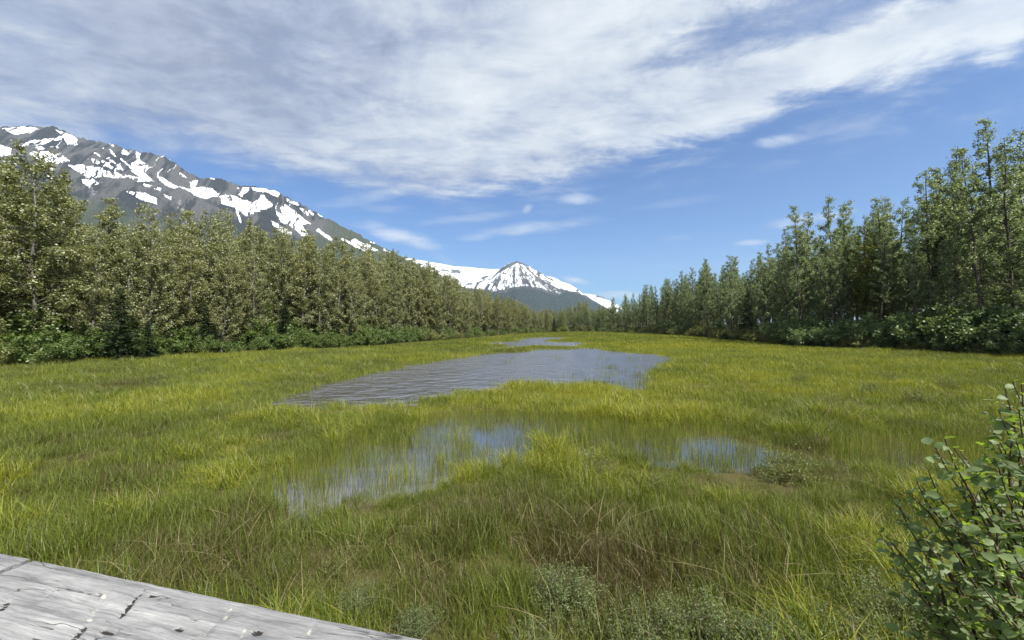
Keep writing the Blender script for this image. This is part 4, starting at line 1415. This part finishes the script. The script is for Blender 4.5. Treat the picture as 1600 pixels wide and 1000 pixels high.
def build_alder():
    rs = np.random.default_rng(515)
    root = np.array([2.55, 1.75, 0.0])
    o = empty('alder_bush', tuple(root))
    tag(o, 'leafy young alder with glossy broad leaves reaching in beside the camera', 'bush')
    T = Tubes()
    tips = [(1398, 786, 1.85), (1372, 832, 1.95), (1390, 880, 1.8), (1408, 925, 1.8), (1582, 596, 1.75), (1570, 606, 1.8), (1596, 600, 1.7), (1560, 640, 1.8), (1598, 655, 1.65), (1552, 676, 1.85), (1588, 690, 1.6), (1462, 700, 1.7), (1490, 700, 1.7), (1432, 752, 1.75), (1418, 770, 1.8), (1592, 640, 1.6), (1545, 662, 1.9), (1476, 686, 1.65), (1450, 735, 1.75), (1405, 790, 1.8), (1440, 842, 1.6), (1500, 705, 1.8), (1560, 730, 1.5), (1520, 770, 1.55), (1480, 790, 1.6),
            (1590, 780, 1.45), (1545, 830, 1.4), (1490, 860, 1.55), (1585, 870, 1.35), (1440, 905, 1.7), (1530, 910, 1.4), (1600, 930, 1.35), (1480, 945, 1.6), (1385, 838, 1.9), (1570, 965, 1.45), (1630, 700, 1.6), (1660, 800, 1.5), (1640, 620, 1.7)]
    mass = [(1460, 700), (1520, 740), (1600, 690), (1700, 690), (1700, 1100), (1440, 1100), (1400, 960), (1400, 860), (1425, 770)]
    while len(tips) < 52:
        q = (rs.uniform(1390, 1690), rs.uniform(690, 1090))
        if in_poly(np.array([q[0]]), np.array([q[1]]), mass)[0]:
            tips.append((q[0], q[1], rs.uniform(1.4, 2.3)))
    spots_ = []
    for i, (px, py, Y) in enumerate(tips):
        tip = at(px, py, Y) - root
        b0 = np.array([rs.normal(0, .06), rs.normal(0, .06), 0])
        ctrl = b0 + (tip - b0) * np.array([0.25, 0.3, 0.72])
        u = np.linspace(0, 1, 12)[:, None]
        pts = b0 * (1 - u) ** 2 + 2 * ctrl * u * (1 - u) + tip * u ** 2
        pts[2:-1] += rs.normal(0, 0.012, (9, 3))
        T.add(pts, np.linspace(0.013, 0.0022, 12), 6)
        dl = norm(np.gradient(pts, axis=0))
        # leaves in two ranks on the upper part of the shoot and on short side twigs
        ss = np.linspace(0.58, 1.0, 17)
        for j, s in enumerate(ss):
            k = s * 11
            a = min(int(k), 10)
            p = pts[a] + (pts[a + 1] - pts[a]) * (k - a)
            d = dl[a]
            az = j * 2.6 + rs.normal(0, 0.3)
            e1 = norm(np.cross(d, [0.3, 0.2, 1])[None])[0]
            e2 = np.cross(d, e1)
            out = math.cos(az) * e1 + math.sin(az) * e2
            spots_.append((p, out * 0.9 + d * 0.5, rs.uniform(0.030, 0.066) * (1.0 - 0.35 * (s > 0.94)), s > 0.95 and i in (0, 21, 23)))
            if s < 0.93 and rs.random() < 0.55:
                q = p + norm((out + d * 0.8)[None])[0] * rs.uniform(0.05, 0.13)
                T.add(np.array([p, (p + q) / 2 + rs.normal(0, .005, 3), q]), [0.003, 0.002, 0.0012], 4)
                for m_ in range(3):
                    w = (m_ + 1) / 3
                    spots_.append((p + (q - p) * w, out * 0.6 + d * 0.5 + rs.normal(0, 0.6, 3), rs.uniform(0.024, 0.060), False))
    add_obj('stems', T.mesh('stems'), M['twig_bark'], o)
    meshes = [big_leaf_mesh(600 + i) for i in range(9)]
    for m_ in meshes:
        m_.materials.append(M['near_leaf'])
    fresh = [big_leaf_mesh(640 + i) for i in range(2)]
    for m_ in fresh:
        m_.materials.append(M['fresh_leaf'])

    def frame(d):
        y = norm((d + np.array([0, 0, -0.25]))[None])[0]
        upv = np.array([0.25, -0.35, 1.0]) + rs.normal(0, 0.65, 3)
        x = norm(np.cross(y, upv)[None])[0]
        return x, y, np.cross(x, y)
    # the leaves that show largest are parts; those outside the picture are joined
    info = []
    for (p, d, size, fr) in spots_:
        w = p + root
        px, py = proj(w[0], w[1], w[2])
        info.append((-(size / w[1]) if (px < 1605 and py < 1010) else 0.0, p, d, size, fr))
    info.sort(key=lambda e: e[0])
    from mathutils import Matrix
    rest_v, rest_f, rest_c, off = [], [], [], 0
    for k, (_, p, d, size, fr) in enumerate(info):
        x, y, z = frame(d)
        src = fresh[k % 2] if (fr or rs.random() < 0.03) else meshes[k % 9]
        if k < 300:
            lf = add_obj('leaf', src, None, o)
            mtx = Matrix(((x[0], y[0], z[0], p[0]), (x[1], y[1], z[1], p[1]), (x[2], y[2], z[2], p[2]), (0, 0, 0, 1))) @ Matrix.Diagonal((size, size, size, 1))
            lf.matrix_local = mtx
        else:
            co = np.empty(len(src.vertices) * 3, np.float32); src.vertices.foreach_get('co', co)
            co = co.reshape(-1, 3) * size
            rest_v.append(p + co[:, :1] * x + co[:, 1:2] * y + co[:, 2:] * z)
            for pl in src.polygons:
                rest_f.append([i_ + off for i_ in pl.vertices])
            rest_c.append(np.full(len(co), rs.uniform(.1, .9)))
            off += len(co)
    if rest_v:
        q4 = np.array([f for f in rest_f if len(f) == 4]); q3 = np.array([f for f in rest_f if len(f) == 3])
        me = make_mesh('foliage', np.concatenate(rest_v), [q4, q3], {'col': np.concatenate(rest_c)}, True)
        fo = add_obj('foliage', me, M['near_leaf'], o)
        fo['kind'] = 'stuff'


build_alder()

# ------------------------------------------------------------------ weathered timber rail


def wood_material():
    m, g = mat('weathered_timber')
    tc = g.n('ShaderNodeTexCoord').outputs['Object']
    rot = g.attr('rot'); pale = g.attr('pale')
    gr = g.noise(g.mapping(tc, (2.2, 38, 30)), 1.0, 7, 0.65, 0.6)
    gr2 = g.noise(g.mapping(tc, (9, 150, 90)), 1.0, 5, 0.7, 0.3)
    bl = g.noise(g.mapping(tc, (6, 10, 10)), 1.0, 5, 0.6, 0.4)
    sp = g.noise(g.mapping(tc, (12, 120, 80)), 1.0, 4, 0.65)
    f = g.m('ADD', g.m('MULTIPLY', gr, 0.5), g.m('ADD', g.m('MULTIPLY', gr2, 0.22), g.m('MULTIPLY', bl, 0.28)))
    col = g.ramp(f, [(0.32, (0.050, 0.050, 0.054)), (0.45, (0.165, 0.167, 0.172)), (0.56, (0.275, 0.277, 0.28)), (0.70, (0.47, 0.465, 0.455))])
    col = g.mix(g.smooth(sp, 0.62, 0.72, 0, 0.7), col, (0.05, 0.047, 0.05, 1))
    col = g.mix(g.smooth(g.m('ADD', pale, g.m('MULTIPLY', g.m('SUBTRACT', sp, 0.5), 1.2)), 0.45, 0.75), col, (0.50, 0.47, 0.40, 1))
    col = g.mix(g.smooth(g.m('ADD', rot, g.m('MULTIPLY', g.m('SUBTRACT', sp, 0.5), 1.6)), 0.5, 0.62), col, (0.024, 0.022, 0.022, 1))
    ck = g.noise(g.mapping(tc, (1.6, 24, 24), (0, 0, R(2)), (3, 0, 0)), 1.0, 3, 0.5, 1.0)
    crack = g.smooth(g.m('ABSOLUTE', g.m('SUBTRACT', ck, 0.54)), 0.012, 0.002)
    crack = g.m('MULTIPLY', crack, g.smooth(bl, 0.42, 0.58))
    col = g.mix(g.m('MULTIPLY', crack, 0.85), col, (0.03, 0.027, 0.027, 1))
    hgt = g.m('ADD', g.m('MULTIPLY', gr, 0.5), g.m('ADD', g.m('MULTIPLY', gr2, 0.3), g.m('MULTIPLY', sp, 0.25)))
    finish(g, col, 0.85, 0.2, bump(g, hgt, 0.9, 0.012))
    return m


M['timber'] = wood_material()
M['post_timber'] = M['timber']
RAILZ = CAMZ - 0.55


def build_rail():
    def P(px, py):
        return np.array(ground_pt(px, py, RAILZ))
    A, B = P(0, 866), P(650, 1000)
    d = (B - A) / np.linalg.norm(B - A)
    nin = np.array([d[1], -d[0]])                       # towards the camera side
    if nin[1] > 0:
        nin = -nin
    ang = math.atan2(d[1], d[0])
    joint = P(40, 878)
    s_joint = float(np.dot(joint - A, d))
    root = empty('timber_rail', (A[0], A[1], 0.0), ang)
    tag(root, 'weathered grey hewn timber rail with gouges in the bottom corner', 'rail')
    W, Tk = 0.30, 0.14

    def local(px, py):
        q = P(px, py) - A
        return np.dot(q, d), np.dot(q, nin)
    dark = [[(224, 922), (206, 940)], [(208, 938), (190, 964)], [(164, 984), (176, 990)], [(152, 996), (140, 1002)], [(268, 945), (280, 943)], [(276, 980), (286, 983)], [(130, 984), (112, 1000)], [(12, 940), (2, 952)], [(400, 985), (410, 987)], [(236, 930), (246, 931)], [(300, 965), (308, 966)]]
    pale = [[(92, 918), (62, 936)], [(165, 925), (140, 970)], [(150, 925), (160, 930)], [(330, 978), (318, 995)], [(360, 950), (352, 965)], [(380, 985), (372, 1000)], [(490, 970), (482, 990)], [(575, 990), (590, 996)]]

    def beam(s0, s1, seed):
        ns, nt = int((s1 - s0) / 0.006), 52
        s = np.linspace(s0, s1, ns)
        t = np.linspace(-0.004, W, nt)
        S, Tt = np.meshgrid(s, t, indexing='ij')
        prof = 0.0018 * fbm(S * 5, Tt * 14, 4, seed) + 0.0035 * fbm(S * 16, Tt * 70, 4, seed + 3)
        hew = np.abs(((S * 9 + fbm(S * 3, Tt * 6, 3, seed + 8) * 1.2) % 1.0) - 0.5)
        prof += 0.002 * (hew - 0.25)
        # rounded, chipped arrises
        e = np.minimum(Tt + 0.004, W - Tt)
        prof -= 0.006 * np.exp(-(e / 0.007) ** 2)
        rot = np.zeros(S.shape); pl = np.zeros(S.shape)
        for a, b in dark:
            dd = seg_dist(S, Tt, local(*a), local(*b))
            k = np.exp(-((dd + 0.004 * fbm(S * 60, Tt * 60, 3, seed + 21)) / 0.0036) ** 2)
            rot = np.maximum(rot, k); prof -= 0.006 * k
        for a, b in pale:
            dd = seg_dist(S, Tt, local(*a), local(*b))
            k = 0.62 * np.exp(-((dd + 0.005 * fbm(S * 60, Tt * 60, 3, seed + 25)) / 0.005) ** 2)
            pl = np.maximum(pl, k); prof -= 0.005 * k
        prof = prof * (0.25 + 0.75 * np.clip(e / 0.03, 0, 1)) 
        edge_w = 0.0018 * fbm(S * 11, Tt * 0, 4, seed + 11)
        Tt2 = Tt + np.where(Tt < 0.02, edge_w, 0)
        top = np.stack([S, -Tt2, np.full(S.shape, RAILZ) + prof], -1)
        rows = [top.reshape(-1, 3)]
        f = [grid_faces(ns, nt)[:, ::-1]]
        # skirts down the four sides and a bottom
        def rim(idx):
            return idx
        border = np.concatenate([np.arange(nt), np.arange(1, ns) * nt + nt - 1, (ns - 1) * nt + np.arange(nt - 2, -1, -1), np.arange(ns - 2, 0, -1) * nt])
        nb = len(border)
        low = rows[0][border].copy()
        low[:, 2] = RAILZ - Tk
        n0 = ns * nt
        k = np.arange(nb)
        f.append(np.stack([border, border[(k + 1) % nb], n0 + (k + 1) % nb, n0 + k], 1))
        rows.append(low)
        c = np.array([[(s0 + s1) / 2, -W / 2, RAILZ - Tk]])
        rows.append(c)
        f.append(np.stack([n0 + k, n0 + (k + 1) % nb, np.full(nb, n0 + nb)], 1))
        z = np.zeros(nb + 1)
        me = make_mesh('beam', np.concatenate(rows), f, {'rot': np.r_[rot.ravel(), z], 'pale': np.r_[pl.ravel(), z]}, True)
        me.set_sharp_from_angle(angle=R(50))
        return add_obj('beam', me, M['timber'], root)
    beam(s_joint + 0.010, 1.32, 700)
    beam(-1.1, s_joint - 0.010, 720)
    T = Tubes()
    for s in (-0.75, 0.62):
        T = Tubes()
        T.add(np.array([[s, -W / 2, -0.3], [s, -W / 2, 1.0], [s + 0.004, -W / 2, RAILZ - Tk + 0.001]]), [0.11, 0.107, 0.105], 12)
        me = T.mesh('post')
        for nm in ('rot', 'pale'):
            me.attributes.new(nm, 'FLOAT', 'POINT')
        add_obj('post', me, M['timber'], root)


build_rail()

# ------------------------------------------------------------------ air


def build_haze():
    v = np.array([(sx * 12400, sy * 12400, z) for z in (-4, 1850) for sx, sy in ((-1, -1), (1, -1), (1, 1), (-1, 1))], float)
    f = np.array([(0, 3, 2, 1), (4, 5, 6, 7), (0, 1, 5, 4), (1, 2, 6, 5), (2, 3, 7, 6), (3, 0, 4, 7)])
    m, g = mat('haze')
    pv = g.n('ShaderNodeVolumePrincipled')
    pv.inputs['Color'].default_value = (0.64, 0.81, 1.0, 1)
    pv.inputs['Density'].default_value = 4.6e-5
    pv.inputs['Anisotropy'].default_value = 0.2
    o_ = g.n('ShaderNodeOutputMaterial')
    g.link(pv.outputs[0], o_.inputs['Volume'])
    o = add_obj('haze', make_mesh('haze', v, f), m)
    tag(o, 'thin blue air between the marsh and the far mountains', kind='stuff')


build_haze()
